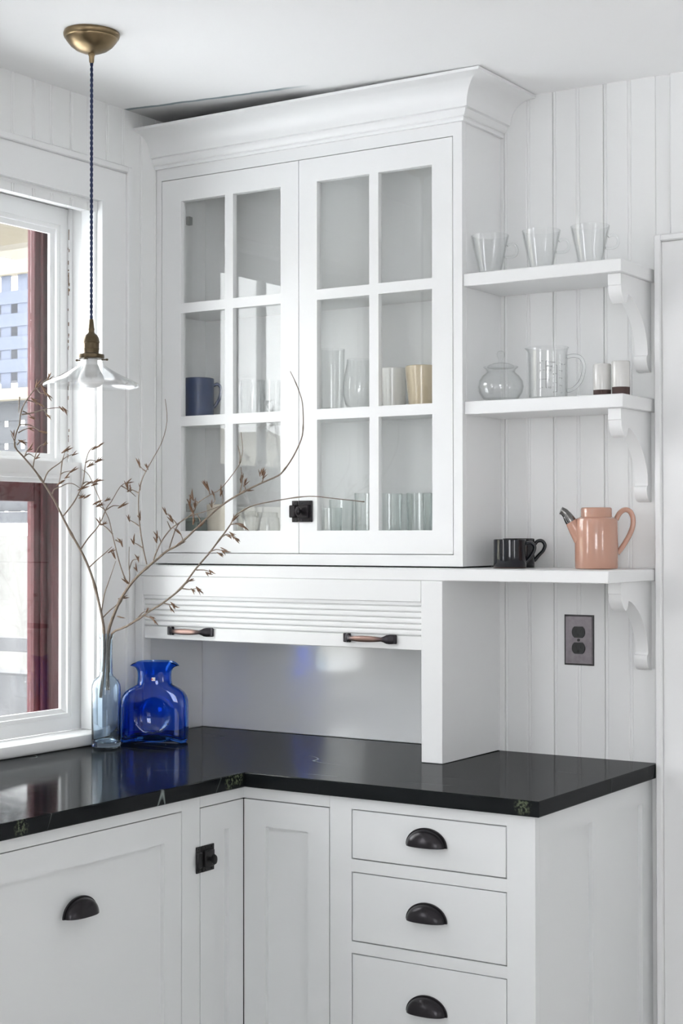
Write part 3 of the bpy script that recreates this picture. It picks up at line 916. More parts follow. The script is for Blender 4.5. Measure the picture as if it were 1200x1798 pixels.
sp = [(.0225, 1.8480), (.0235, 1.8450), (.0250, 1.8390), (.0290, 1.8335), (.0300, 1.8325), (.0365, 1.8285), (.0450, 1.8235), (.0550, 1.8175), (.0660, 1.8115), (.0780, 1.8055), (.0900, 1.8000), (.0990, 1.7955), (.1045, 1.7915), (.1060, 1.7885)]
outer = sp; inner = [(r - .0014 if i < 4 else r - .0007, z - .0022) for i, (r, z) in enumerate(sp)]
MB().lathe(outer + [(.1056, 1.7868)] + inner[::-1] + [sp[0]], 64).build('shade', 'shade', lamp, angle=60)
MB().lathe([(0, 1.8475), (.013, 1.847), (.014, 1.836), (.019, 1.824), (.0255, 1.812), (.0285, 1.802), (.0285, 1.7985), (.0255, 1.7915), (.0185, 1.7862), (.009, 1.7838), (0, 1.7833)], 32).build('bulb', 'bulb', lamp)

# ================================================================ OUTLET
ox, oz = 1.1663, 1.1987
ol = thing('wall_outlet', 'dark pewter outlet plate with two black sockets on the beadboard', 'outlet', (ox, -.0002, oz))
w2, h2 = .0372, .0597
v = []
for s, y in ((1.0, 0), (1.0, -.0018), (.93, -.0052)):
    sx = w2 * s; szz = h2 - (w2 - sx)
    v += [(-sx, y, -szz), (sx, y, -szz), (sx, y, szz), (-sx, y, szz)]
f = [(0, 3, 2, 1), (8, 9, 10, 11)] + [(4 * i + k, 4 * i + (k + 1) % 4, 4 * i + 4 + (k + 1) % 4, 4 * i + 4 + k) for i in range(2) for k in range(4)]
MB().add(v, f).build('cover_plate', 'outletplate', ol, smooth=False)
MB().box(-w2 - .0018, w2 + .0018, -.0022, -.0001, -h2 - .0018, h2 + .0018).build('rim', 'outletblack', ol)
for s in (-1, 1):
    pts = []
    for k in range(40):
        a = 2 * PI * k / 40
        pts.append((.0172 * math.cos(a), max(-.0138, min(.0138, .0172 * math.sin(a)))))
    q = MB().prism(pts, lambda a, b, t: (a, t, b + s * .0195), -.0075, -.004).build('socket_face', 'outletblack', ol)
    for dx, hh in ((-.0062, .0078), (.0062, .0062)):
        MB().box(dx - .0011, dx + .0011, -.0078, -.0074, s * .0195 + .0025 - hh / 2, s * .0195 + .0025 + hh / 2).build('slot', 'dark', q)
    MB().tube([(0, -.0074, s * .0195 - .0075), (0, -.0078, s * .0195 - .0075)], .0026, 12).build('ground_hole', 'dark', q)
MB().tube([(0, -.0045, 0), (0, -.0068, 0)], .0036, 14).build('screw', 'outletblack', ol)

# ================================================================ THINGS ON THE SHELVES
IR = YAW          # image-right direction in plan
def vessel_profile(outer, wall, base):
    """outer: [(r,z)] bottom to lip. returns closed profile outer up, inner down"""
    inn = [(max(r - wall, .0005), z) for r, z in outer if z > base]
    inn = [(max(outer[0][0] - wall, .0005), base)] + inn
    lip = outer[-1]
    return [(0, outer[0][1])] + outer + [(lip[0] - wall / 2, lip[1] + wall * .45)] + inn[::-1] + [(0, base)]
def loop_handle(pts, r, flat=1.0, n=10, sub=5):
    return MB().tube(smooth_path([(a, 0, b) for a, b in pts], sub), r, n, flat=flat, up=(0, 0, 1))
def glass_cup(x, y, z, lab):
    t = thing('glass_cup', lab, 'cup', (x, y, z), IR, 'glass cups on the top shelf')
    o = [(.024, .0), (.0265, .0015), (.0275, .006), (.033, .032), (.040, .064), (.0460, .0945)]
    MB().lathe(vessel_profile(o, .0022, .005), 48).build('bowl', 'clear', t)
    a = [(.0425, .070), (.051, .0745), (.061, .072), (.0665, .061), (.064, .050), (.055, .044), (.0365, .043)]
    loop_handle(a, .0034).build('handle', 'solidglass', t)
    return t
for px, yy, lab in ((861, -.150, 'clear glass cup beside the tall cabinet on the top shelf'), (951, -.140, 'clear glass cup between the two other cups on the top shelf'), (1037, -.128, 'clear glass cup standing above the scrolled bracket of the top shelf')):
    p = at_y(px, 468, yy)
    glass_cup(p.x, yy, 2.0872, lab)

p = at_y(880, 690, -.138)
t = thing('glass_sugar_pot', 'round clear glass pot with flared rim and knobbed lid', 'pot', (p.x, -.138, 1.7783), IR)
o = [(.026, 0), (.032, .0008), (.043, .008), (.052, .022), (.0555, .036), (.053, .050), (.045, .062), (.037, .069), (.034, .0735), (.036, .078), (.0425, .084)]
MB().lathe(vessel_profile(o, .002, .004), 48).build('bowl', 'clear', t)
MB().lathe([(0, .0815), (.030, .0815), (.0335, .084), (.030, .0885), (.018, .093), (.007, .095), (.0050, .098), (.0052, .104), (.0085, .109), (.0098, .115), (.008, .121), (.004, .1235), (0, .124)], 36).build('lid', 'clear', t)

p = at_y(963, 690, -.115)
jug = thing('measuring_jug', 'clear glass measuring jug with printed scale and large handle', 'jug', (p.x, -.115, 1.7783), IR)
o = [(.040, 0), (.0445, .0015), (.046, .006), (.046, .112), (.0465, .119), (.0485, .124), (.0500, .1255)]
m = MB().lathe(vessel_profile(o, .0024, .005), 64)
def spout(p):                      # pull the rim out to a pouring lip on the left
    x, y, z = p
    if z > .106:
        a = math.atan2(y, x); k = math.exp(-((abs(a) - PI) / .35) ** 2) * ((z - .106) / .02) ** 1.5
        r = math.hypot(x, y); s = (r + .007 * k) / max(r, 1e-6)
        return (x * s, y * s, z - .002 * k)
    return p
m.v = [spout(q) for q in m.v]
m.build('body', 'clear', jug)
loop_handle([(.0445, .103), (.060, .107), (.077, .103), (.0855, .088), (.085, .067), (.077, .044), (.060, .027), (.0445, .022)], .0045, .8).build('handle', 'solidglass', jug)
# printed scale wrapped round the glass (facing the room); positions read off the photo
pxm = 733.0
R_ = .0463
facing = -PI / 2                  # local -y faces the camera
def wrap(u, h): a = facing + u / R_; return (R_ * math.cos(a), R_ * math.sin(a), h)
def z_of(py): return at_y(963, py, -.115 - .04).z - 1.7783
ink = MB()
def strip(u0, u1, h0, h1):
    n = max(1, int(abs(u1 - u0) / .004))
    for i in range(n):
        a, b = u0 + (u1 - u0) * i / n, u0 + (u1 - u0) * (i + 1) / n
        ink.add([wrap(a, h0), wrap(b, h0), wrap(b, h1), wrap(a, h1)], [(0, 1, 2, 3)])
def upos(px):
    s = max(-.98, min(.98, (px - 963) / pxm / R_)); return math.asin(s) * R_
lw_ = .00045
strip(upos(955) - lw_, upos(955) + lw_, z_of(681), z_of(634)); strip(upos(974.3) - lw_, upos(974.3) + lw_, z_of(688), z_of(641))
for px0, px1, py in ((948, 950.5, 633.5), (950, 953, 649.5), (948, 957, 665.5), (948, 950, 680), (954.5, 958, 634), (955, 957, 649.5), (955, 957, 681), (972, 974.5, 641), (971, 974.5, 656), (971, 974.5, 672), (970, 974.5, 688), (978, 980.5, 637), (978, 981, 650), (978, 981, 663), (979, 982, 676), (979, 981, 689), (989, 991, 638)):
    strip(upos(px0), upos(px1), z_of(py) - .0003, z_of(py) + .0003)
for s, px, py, hgt in (('4', 944.5, 638, 3), ('3', 944.5, 652, 3), ('2', 944.5, 668, 3), ('1', 944.5, 683, 3), ('2 Cups', 958.5, 637, 3.2), ('· 500 ml', 952, 644.5, 3.2), ('1,5', 959, 651.5, 3.2), ('1', 959, 668, 3.2), ('0,5', 959, 682, 3.2), ('4', 967, 658, 2.6), ('2', 967, 674, 2.6), ('1', 967, 690, 2.6), ('16', 982, 640, 2.6), ('oz', 987, 640, 2.6), ('12', 982, 652, 2.6), ('8', 982.5, 665, 2.6), ('6', 982.5, 678, 2.6), ('4', 982.5, 690, 2.6)):
    cu = bpy.data.curves.new('txt', 'FONT'); cu.body = s; cu.size = hgt / pxm * 1.4; cu.resolution_u = 1
    ob = bpy.data.objects.new('txt', cu); col.objects.link(ob)
    me = bpy.data.meshes.new_from_object(ob)
    u0, h0 = upos(px), z_of(py)
    ink.add([wrap(u0 + q.co.x, h0 + q.co.y) for q in me.vertices], [tuple(pg.vertices) for pg in me.polygons])
    bpy.data.objects.remove(ob); bpy.data.curves.remove(cu); bpy.data.meshes.remove(me)
ink.build('printed_scale', 'ink', jug, smooth=False)

for px, yy, hh, br, lab in ((1058, -.105, .0785, .004, 'short grey-white ceramic tumbler with a narrow dark clay foot'), (1091, -.112, .0815, .0080, 'grey-white ceramic tumbler with a taller dark clay foot')):
    p = at_y(px, 690, yy)
    t = thing('ceramic_tumbler', lab, 'tumbler', (p.x, yy, 1.7783), IR, 'ceramic tumblers on the middle shelf')
    b0 = .0135 + br
    o = [(.0195, 0), (.0205, .001), (.0208, b0)]
    MB().lathe([(0, 0)] + o + [(0, b0)], 36).build('clay_foot', 'clay', t)
    o = [(.0211, b0 + .0002), (.0214, b0 + .002), (.0214, hh - .002), (.0208, hh)]
    MB().lathe(vessel_profile(o, .0022, b0 + .003), 36).build('glazed_cup', 'whiteglaze', t)

def mug(name, label, cat, mat, x, y, z, r, h, hand, group=None, rz=IR, taper=0.0, foot=None, hr=.0045):
    t = thing(name, label, cat, (x, y, z), rz, group)
    o = [(r * (1 - taper) - .003, 0), (r * (1 - taper) - .0008, .0012), (r * (1 - taper), .004), (r - r * taper * .4, h * .5), (r, h * .93), (r, h - .001)]
    MB().lathe(vessel_profile(o, .0035, .006), 48).build('cup', mat, t)
    if hand: loop_handle(hand, hr, 1.35).build('handle', mat, t)
    if foot: MB().lathe([(0, -.0), (r - .003, 0), (r + .0002, .0015), (r + .0002, .003), (0, .003)], 40).build('foot', foot, t)
    return t
p = at_y(896, 990, -.150)
mug('mug', 'black glazed mug in front, beside the cabinet on the long shelf', 'mug', 'darkglaze', p.x, -.150, 1.3755, .0393, .069, [(.037, .058), (.050, .061), (.059, .053), (.057, .040), (.048, .026), (.037, .013)], 'black mugs on the long shelf', foot='clay')
p = at_y(911, 990, -.062)
mug('mug', 'black glazed mug half hidden behind the other black mug', 'mug', 'darkglaze', p.x, -.062, 1.3755, .0393, .071, [(.037, .052), (.046, .064), (.058, .065), (.065, .055), (.061, .042), (.050, .030), (.038, .016)], 'black mugs on the long shelf')

p = at_y(1048, 990, -.115)
tp = thing('teapot', 'pink glazed lidless teapot with a silver-tipped spout', 'teapot', (p.x, -.115, 1.3755), IR)
o = [(.0465, 0), (.0495, .0012), (.0505, .004), (.0508, .060), (.0500, .112), (.0485, .1175), (.044, .1205), (.0375, .1220), (.0365, .124), (.0365, .1405), (.0358, .1425)]
MB().lathe(vessel_profile(o, .0035, .006), 56).build('body', 'pink', tp)
MB().tube(smooth_path([(.046, 0, .115), (.055, 0, .131), (.067, 0, .139), (.079, 0, .135), (.086, 0, .120), (.0855, 0, .100), (.077, 0, .078), (.064, 0, .056), (.0495, 0, .036)], 5), .0062, 12, flat=1.25, up=(0, 0, 1)).build('handle', 'pink', tp)
sp_ = [(-.018, 0, .052), (-.034, 0, .072), (-.047, 0, .090), (-.0600, 0, .1115)]
MB().tube(smooth_path(sp_, 5), [.027 - .0140 * (k / 15) ** .8 for k in range(16)], 20).build('spout', 'pink', tp)
sp2 = [(-.0600, 0, .1115), (-.0652, 0, .1200), (-.0702, 0, .1275), (-.0760, 0, .1338), (-.0835, 0, .1375)]
pp = smooth_path(sp2, 4)
tip = MB().tube(pp, [.0131, .0130, .0128, .0125, .0121, .0117, .0113, .0109, .0104, .0099, .0099, .0096, .0093, .0091, .0090, .0091, .0094], 20)
tip.build('spout_tip', 'silver', tp)

# ================================================================ THINGS INSIDE THE GLASS CABINET
SH2 = 1.7752; SH1 = 1.4202
def tumbler(label, px, py, y, z, o, mat='clear', wall=.002, base=.006, name='drinking_glass', cat='glass', group=None):
    p = at_y(px, py, y)
    g = MB().lathe(vessel_profile(o, wall, base), 40).build(name, mat)
    g.location = (p.x, y, z)
    return tag(g, label, cat, group)
p = at_y(349, 700, -.10)
mug('mug', 'dark blue mug behind the cabinet glass', 'mug', 'blueglaze', p.x, -.10, SH2, .0425, .114, [(.041, .094), (.052, .099), (.0615, .088), (.060, .066), (.050, .045), (.041, .034)])
G2 = 'glasses on the middle cabinet shelf'; G1 = 'glasses on the lowest cabinet shelf'
def straight(r0, r1, h): return [(r0 - .002, 0), (r0, .002), (r0 + (r1 - r0) * .5, h * .5), (r1, h)]
tumbler('patterned clear tumbler next to the dark blue mug', 421, 700, -.075, SH2, [(.028, 0), (.031, .002), (.034, .02), (.032, .035), (.035, .05), (.033, .065), (.035, .08), (.034, .105)], group=G2)
tumbler('patterned clear tumbler beside a smooth one in the left cabinet', 444, 700, -.125, SH2, [(.028, 0), (.030, .002), (.033, .02), (.031, .035), (.034, .05), (.032, .065), (.033, .095)], group=G2)
tumbler('smooth clear tumbler by the meeting of the cabinet doors', 474, 700, -.09, SH2, straight(.028, .031, .097), group=G2)
tumbler('tall straight clear glass on the middle cabinet shelf', 583, 700, -.105, SH2, straight(.031, .034, .166), base=.012, group=G2)
tumbler('egg-shaped stemless wine glass on the middle cabinet shelf', 631, 700, -.105, SH2, [(.018, 0), (.026, .002), (.036, .018), (.0425, .042), (.043, .062), (.0395, .09), (.034, .115), (.0315, .134)], wall=.0015, base=.004, group=G2)
p = at_y(686, 700, -.085)
tumbler('white porcelain cup half behind the cream cup', 690, 700, -.072, SH2, straight(.032, .036, .108), 'whitemug', .0035, .006, 'cup', 'cup')
tumbler('cream glazed cup with tapered sides behind the cabinet glass', 741, 700, -.12, SH2, [(.029, 0), (.0325, .002), (.035, .03), (.0395, .07), (.0415, .095), (.0415, .103)], 'creamglaze', .0035, .006, 'cup', 'cup')
tumbler('low clear tumbler standing on the lowest shelf by the latch', 578, 910, -.13, SH1, straight(.031, .035, .105), 'greenish', group=G1)
tumbler('clear tumbler behind the low one by the latch', 600, 910, -.062, SH1, straight(.030, .033, .128), 'greenish', group=G1)
tumbler('tall clear tumbler just right of the branch tip', 645, 910, -.115, SH1, straight(.030, .033, .142), 'greenish', base=.010, group=G1)
for k, (px, yy) in enumerate(((684, -.125), (703, -.055), (737, -.125), (765, -.06))):
    tumbler(['greenish straight tumbler beside the door stile, row on the lowest shelf', 'greenish straight tumbler in the rear of the lowest shelf', 'greenish straight tumbler at the front of the lowest shelf', 'greenish straight tumbler against the cabinet side, lowest shelf'][k], px, 910, yy, SH1, straight(.030, .033, .140), 'greenish', base=.012, group=G1)
# lowest shelf, left door
p = at_y(336, 915, -.10)
t = thing('tea_tin', 'grey-green lidded tin in the lower left of the cabinet', 'tin', (p.x + .012, -.095, SH1))
MB().box(-.026, .026, -.03, .03, 0, .072, .004).build('can', 'greenbox', t)
MB().box(-.0268, .0268, -.0308, .0308, .0722, .084, .004).build('lid', 'greenbox', t)
tumbler('tall pale oat ceramic beaker beside the grey-green tin', 386, 915, -.10, SH1, straight(.032, .036, .118), 'oatbox', .0035, .006, 'beaker', 'cup')
tumbler('wide clear glass jar in the lower left door', 430, 915, -.09, SH1, [(.034, 0), (.037, .002), (.038, .06), (.036, .085), (.031, .09), (.031, .10)], group=G1)
tumbler('clear glass jar nearest the door meeting, lowest shelf', 470, 915, -.11, SH1, [(.03, 0), (.033, .002), (.034, .06), (.032, .08), (.028, .085), (.028, .095)], group=G1)

# ================================================================ VASES AND BRANCHES ON THE COUNTER
BX, BY = .0660, -.4830
bt = thing('glass_bottle', 'slim pale blue glass bottle holding bare branches', 'bottle', (BX, BY, CT + .0003))
prof = [(0, .003), (.030, .0005), (.0345, .0), (.0368, .003), (.0372, .010), (.0372, .150), (.0362, .160), (.032, .170), (.025, .1765), (.0185, .181), (.0168, .187), (.0163, .200), (.0162, .276), (.0172, .279), (.0190, .281), (.0190, .2865), (.0178, .289),
        (.0150, .289), (.0142, .284), (.0136, .200), (.0140, .188), (.0165, .180), (.023, .1735), (.0300, .167), (.0338, .158), (.0345, .150), (.0345, .016), (.032, .0115), (0, .014)]
MB().lathe(prof, 56).build('glass_body', 'paleblue', bt, angle=60)

VX, VY = .119, -.3535
vz = thing('blue_pitcher', 'cobalt blue square-bodied glass jug with two pouring lips', 'jug', (VX, VY, CT + .0003), math.radians(31))
def sup(a, n):  # superellipse point, even steps in angle
    c_, s_ = math.cos(a), math.sin(a)
    r = (abs(c_) ** n + abs(s_) ** n) ** (-1 / n)
    return r * c_, r * s_
rows = [(0.000, .0, .0, 6), (0.000, .060, .018, 6), (.0005, .080, .026, 6), (.004, .086, .030, 6), (.020, .0875, .0310, 6), (.045, .0880, .0312, 6), (.070, .0880, .0312, 6), (.095, .0875, .0312, 6), (.110, .0865, .031, 5.5), (.122, .083, .0305, 5), (.132, .0765, .030, 4.5), (.140, .067, .0295, 4), (.1465, .055, .029, 3.2), (.1515, .0465, .0285, 2.6), (.156, .0455, .028, 2.3), (.162, .0445, .0275, 2.2), (.175, .0440, .0275, 2.1), (.186, .0450, .0285, 2), (.195, .0480, .0300, 2), (.202, .0515, .0315, 2), (.208, .0570, .0325, 2), (.213, .0610, .0330, 2)]
NV = 144
_r2 = []
for i_ in range(len(rows) - 1):
    q0, q1 = rows[i_], rows[i_ + 1]
    k_ = max(1, int((q1[0] - q0[0]) / .003))
    _r2 += [tuple(u + (w - u) * j_ / k_ for u, w in zip(q0, q1)) for j_ in range(k_)]
rows = _r2 + [rows[-1]]
def vpoint(row, k, shrink=0.0):
    z, a, b, n = row
    a = max(a - shrink, 0); b = max(b - shrink, 0)
    if a < 1e-6: return (0, 0, z)
    cx_, cy_ = sup(2 * PI * k / NV, n)
    x, y = a * cx_, b * cy_
    # round hollow pressed into both broad faces
    q = math.hypot(x, z - .072)
    if abs(cy_) > .8 and z < .14:
        d = .0135 * max(0, 1 - (q / .043) ** 2) ** .5
        y -= math.copysign(d, y)
    # arched foot
    if z < .03:
        z2 = z + .012 * max(0, 1 - (x / .072) ** 2) * (1 - z / .03)
    else: z2 = z
    # lips pulled out and down at the two narrow sides
    if z > .186:
        t_ = (z - .186) / .027
        k2 = abs(cx_) ** 6
        x *= 1 + .06 * k2 * t_; z2 = z - .013 * k2 * t_ ** 2
    return (x, y, z2)
v = []; f = []
def add_rows(rws, shrink, lift=0):
    base = len(v) // 1
    for r in rws:
        for k in range(NV):
            x, y, z = vpoint(r, k, shrink); v.append((x, y, z + (lift if r[0] < .02 else 0)))
    return base
b0 = add_rows(rows, 0)
b1 = add_rows(rows, .0035, .008)
nr = len(rows)
for i in range(nr - 1):
    for k in range(NV):
        k2 = (k + 1) % NV
        f.append((b0 + i * NV + k, b0 + i * NV + k2, b0 + (i + 1) * NV + k2, b0 + (i + 1) * NV + k))
        f.append((b1 + i * NV + k, b1 + (i + 1) * NV + k, b1 + (i + 1) * NV + k2, b1 + i * NV + k2))
for k in range(NV):
    k2 = (k + 1) % NV
    f.append((b0 + (nr - 1) * NV + k, b0 + (nr - 1) * NV + k2, b1 + (nr - 1) * NV + k2, b1 + (nr - 1) * NV + k))
MB().add(v, f).build('glass_body', 'cobalt', vz, angle=60)
MB().box(-.003, .006, -.0292, -.0287, .163, .172, .0).build('sticker', 'sticker', vz)
MB().tube([(-.0025, -.0292, .1675), (-.0025, -.0296, .1675)], .0020, 12).build('sticker_dot', 'stickerred', vz)

# ---- bare branches
def bud_mesh(seed):
    rnd = random.Random(seed); m = MB()
    for k in range(rnd.randint(5, 7)):
        L = rnd.uniform(.007, .015); w = L * rnd.uniform(.07, .11)
        ax = Vector((rnd.uniform(-.32, .32), rnd.uniform(-.32, .32), 1)).normalized()
        bend = Vector((rnd.uniform(-1, 1), rnd.uniform(-1, 1), 0)) * L * .22
        s0 = Vector((0, 0, rnd.uniform(-.001, .004)))
        pts = [s0 + ax * (L * t) + bend * t * t for t in (0, .3, .65, 1)]
        m.tube(pts, [w * .5, w, w * .75, w * .08], 5)
    return m.mesh('bud_cluster', 'bud')
BUDS = [bud_mesh(i) for i in range(6)]
def branch(label, mainpx, subs, buds, plane, r0, r1, root):
    """plane(px,py)->Vector ; polylines read off the photo, laid on a vertical plane through the bottle"""
    t = thing('branch', label, 'branch', (BX, BY, CT + .10), 0, 'bare branches in the pale blue bottle')
    org = Vector((BX, BY, CT + .10))
    rnd = random.Random(len(mainpx) * 7)
    def pt(p): return plane(*p)
    P = [Vector(q) for q in root] + [pt(p) for p in mainpx]
    S = smooth_path(P, 3)
    m = MB()
    n = len(S)
    rad = []
    for i in range(n):
        rr = r0 + (r1 - r0) * (i / (n - 1)) ** .8
        rad.append(rr * (1.45 if i % 9 == 3 and i > 9 else 1.0))      # swollen nodes
    m.tube([q - org for q in S], rad, 7)
    st_o = m.build('stem', 'twig', t)
    ends = []
    for sp in subs:
        Q = [pt(p) for p in sp]
        # let side shoots lean a little towards or away from the room
        lean = rnd.uniform(-.018, .012)
        Q = [q + Vector((.3, -1, 0)) * lean * (-1) * (i / max(1, len(Q) - 1)) * .5 for i, q in enumerate(Q)]
        S2 = smooth_path(Q, 3); k = len(S2)
        MB().tube([q - org for q in S2], [.0019 + (.0008 - .0019) * i / (k - 1) for i in range(k)], 5).build('side_shoot', 'twig', t)
    for (bx_, by_) in buds:
        q = pt((bx_, by_)) - org
        # point away from the nearest stem point
        near = min(S, key=lambda s: (s - org - q).length) - org
        dvec = (q - near)
        if dvec.length < .006: dvec = Vector((.3, 0, 1))
        dvec = (dvec.normalized() + Vector((.45, -.1, .05))).normalized()
        rot = dvec.to_track_quat('Z', 'Y').to_euler()
        link_mesh('bud_cluster', rnd.choice(BUDS), t, q - dvec * .007, rot, [rnd.uniform(1.25, 1.8)] * 3)
    return t
def plane_dir(ax, ay):
    nrm = Vector((-ay, ax, 0)).normalized()
    o0 = Vector((BX, BY, 1))
    def fn(px, py):
        v_ = ray(px, py); return CAM + v_ * ((o0 - CAM).dot(nrm) / v_.dot(nrm))
    return fn
plA = plane_dir(.22, 1.0)          # runs mostly along the window wall
plB = plane_dir(1.0, .12)
plC = plane_dir(1.0, .02)
rootA = [(BX - .012, BY - .008, CT + .125), (BX - .004, BY - .004, CT + .215)]
rootB = [(BX + .006, BY, CT + .145), (BX + .003, BY + .002, CT + .22)]
rootC = [(BX + .004, BY + .006, CT + .19), (BX + .006, BY + .004, CT + .24)]
branch('bare branch leaning towards the window', [(183, 1113), (178, 1078), (167, 1031), (156, 997), (141, 965), (125, 937), (109, 906), (94, 876), (71, 840), (58, 822), (40, 801), (26, 784), (28, 762), (34, 745), (37, 722), (47, 702), (64, 680), (76, 671), (85, 664)],
       [[(92, 867), (96, 859), (108, 854), (119, 849), (130, 850), (142, 858)],
        [(77, 846), (85, 828), (105, 813), (116, 803), (130, 797)], [(109, 811), (106, 835), (102, 851)], [(109, 811), (113, 794)], [(106, 833), (114, 829), (126, 827)],
        [(111, 906), (127, 886), (137, 869), (146, 847), (150, 816), (155, 796), (163, 786), (173, 784)], [(150, 813), (158, 808), (170, 810)], [(137, 869), (150, 874)], [(145, 850), (152, 846), (164, 850)],
        [(142, 964), (154, 946), (173, 923), (187, 892), (195, 881), (211, 854), (224, 847)], [(186, 897), (178, 891), (166, 885)], [(187, 895), (199, 888), (212, 889)], [(213, 853), (227, 861), (240, 872)],
        [(156, 997), (170, 984), (187, 970), (198, 960)], [(178, 1078), (184, 1045), (195, 1015), (206, 985)], [(180, 1085), (193, 1072), (205, 1062), (213, 1050)],
        [(41, 803), (52, 797), (64, 804)], [(58, 821), (61, 807), (68, 787), (79, 779)], [(44, 800), (50, 790)],
        [(32, 760), (43, 755), (54, 752)], [(35, 746), (51, 746), (62, 752), (71, 758)], [(38, 728), (57, 725), (79, 719), (102, 716), (113, 718)], [(78, 720), (84, 729)], [(40, 722), (50, 727), (55, 733)], [(34.5, 697), (34.5, 725)],
        [(47, 702), (60, 706), (68, 709)], [(64, 680), (72, 690), (83, 692)], [(27, 778), (22, 762)], [(30, 781), (37, 772)]],
       [(142, 858), (130, 797), (113, 792), (126, 827), (102, 851), (116, 838), (173, 784), (165, 787), (170, 810), (156, 818), (164, 851), (152, 851), (150, 874), (142, 873), (224, 847), (166, 885), (172, 888), (212, 889), (187, 878), (227, 861), (194, 968), (213, 1050), (64, 804), (79, 779), (50, 790), (54, 752), (71, 758), (113, 718), (106, 716), (84, 729), (55, 733), (68, 709), (83, 692), (76, 682), (85, 664), (64, 677), (58, 701), (24, 765), (36, 774), (64, 679), (181, 920), (167, 845)],
       plA, .0041, .0011, rootA)
branch('longest bare branch curling up in front of the cabinet doors', [(190, 1113), (200, 1080), (211, 1055), (225, 1032), (241, 1013), (258, 997), (275, 983), (294, 967), (317, 954), (354, 919), (390, 887), (429, 863), (462, 847), (489, 835), (500, 824), (515, 802), (529, 772), (532.5, 752), (532.5, 724), (530, 701), (520, 673), (510, 652)],
       [[(258, 991), (252, 963), (246.5, 926), (244, 895), (245, 864), (251, 841), (258, 827), (269, 807), (286, 776), (295, 739), (292, 701)], [(244, 866), (236, 862), (224, 857)], [(246, 925), (237, 918), (227, 912)], [(252, 963), (243, 957), (235, 953)], [(257, 828), (250, 823), (245, 816)],
        [(224, 1025), (217, 1008), (210, 986), (203, 957), (198, 935), (193, 912), (185, 895), (173, 867), (159, 835), (147, 825)], [(198, 938), (188, 927), (176, 918)], [(203, 948), (214, 955)],
        [(227, 1029), (228, 1010), (227, 990), (228, 960)], [(227, 1000), (233, 984), (243, 982)],
        [(270, 986), (272, 977), (283, 952), (300, 929), (318, 916), (339, 901), (348, 883), (369, 869), (390, 856), (420, 817), (424.5, 802), (426.5, 787), (423.5, 759)], [(421, 814), (423, 800), (420, 783)], [(297, 965), (302, 948), (312, 922), (330, 908), (366, 896), (390, 887)], [(312, 922), (305, 913), (291, 899)], [(283, 952), (278, 941)], [(300, 929), (296, 915)],
        [(348, 883), (340, 876)], [(369, 869), (366, 856)], [(345, 902), (351, 912), (352, 922)], [(376, 871), (378, 880), (372, 888)], [(388, 858), (391, 870), (391, 884)],
        [(421, 866), (426, 845), (424.5, 820)], [(432, 862), (430, 850)], [(460, 848), (463, 838)], [(297, 966), (306, 962), (312, 957)], [(302, 962), (320, 950), (316, 937)]],
       [(224, 857), (229, 860), (227, 912), (235, 953), (245, 816), (259, 821), (246, 857), (246, 910), (176, 918), (214, 955), (201, 976), (243, 982), (224, 1022), (336, 896), (339, 899), (343, 889), (339, 876), (334, 884), (363, 855), (376, 871), (388, 868), (303, 916), (291, 899), (300, 912), (276, 940), (275, 950), (340, 918), (352, 922), (372, 888), (423, 844), (430, 849), (463, 836), (457, 833), (461, 830), (435, 862), (424, 838), (366, 858), (312, 957), (316, 937), (208, 1083), (240, 1000)],
       plB, .0046, .0009, rootB)
branch('bare branch sweeping low across the garage door to the latch', [(196, 1113), (222, 1100), (244, 1086), (266, 1071), (286, 1059), (319, 1032), (343, 1000), (367, 972), (386, 947), (405, 921), (412, 907), (429, 895), (447, 887), (480, 880), (523, 873), (552, 871.5), (585, 875), (640, 881)],
       [[(286, 1059), (296, 1061), (306, 1063)], [(252, 1081), (262, 1084), (270, 1088)], [(319, 1033), (333, 1035), (347, 1033)], [(345, 1001), (358, 1001), (370, 1004)], [(367, 970), (380, 965), (392, 967)], [(388, 944), (400, 938), (414, 945)], [(405, 921), (415, 920), (428, 923)], [(240, 1088), (250, 1077), (258, 1073)], [(322, 1028), (330, 1022), (334, 1018)], [(348, 995), (352, 990)]],
       [(303, 1060), (306, 1064), (299, 1066), (270, 1088), (266, 1084), (347, 1033), (339, 1036), (370, 1003), (364, 1006), (392, 967), (385, 972), (390, 963), (413, 945), (407, 937), (402, 941), (426, 922), (418, 920), (258, 1073), (334, 1019), (410, 912)],
       plC, .0034, .0010, rootC)

# ================================================================ OUTSIDE
gr = MB().box(-30, -.14, -25, 20, -.75, -.70).build('snow_ground', 'snow'); gr['kind'] = 'structure'
tag(gr, 'snow covered ground outside the window')
gr2 = MB().box(-.14, 25, -25, YF - .12, -.75, -.70).box(XR + .12, 25, YF - .12, 15, -.75, -.70).build('snow_yard', 'snow'); gr2['kind'] = 'structure'
# porch lattice screen (upper) with cream rail and a darker lattice below
def lattice(name, label, y, x0, x1, z0, z1, xo, zo, pitch, w, mat, rail_mat, dep=.005):
    t = thing(name, label, 'lattice', ((x0 + x1) / 2, y, z0))
    cx_ = (x0 + x1) / 2
    k = 0; x = xo
    while x < x1:
        if x - w / 2 > x0: MB().box(x - w / 2 - cx_, x + w / 2 - cx_, 0, dep, 0, z1 - z0).build('upright_slat', mat, t)
        x += pitch
    z = zo
    while z < z1:
        if z - w / 2 > z0: MB().box(x0 - cx_, x1 - cx_, -dep - .0005, -.0005, z - w / 2 - z0, z + w / 2 - z0).build('cross_slat', mat, t)
        z += pitch
    MB().box(x0 - cx_, x1 - cx_, -.03, .03, -.05, -.001).build('rail', rail_mat, t)
    MB().box(x0 - cx_, x1 - cx_, -.03, .03, z1 - z0 + .001, z1 - z0 + .06).build('rail', rail_mat, t)
    return t
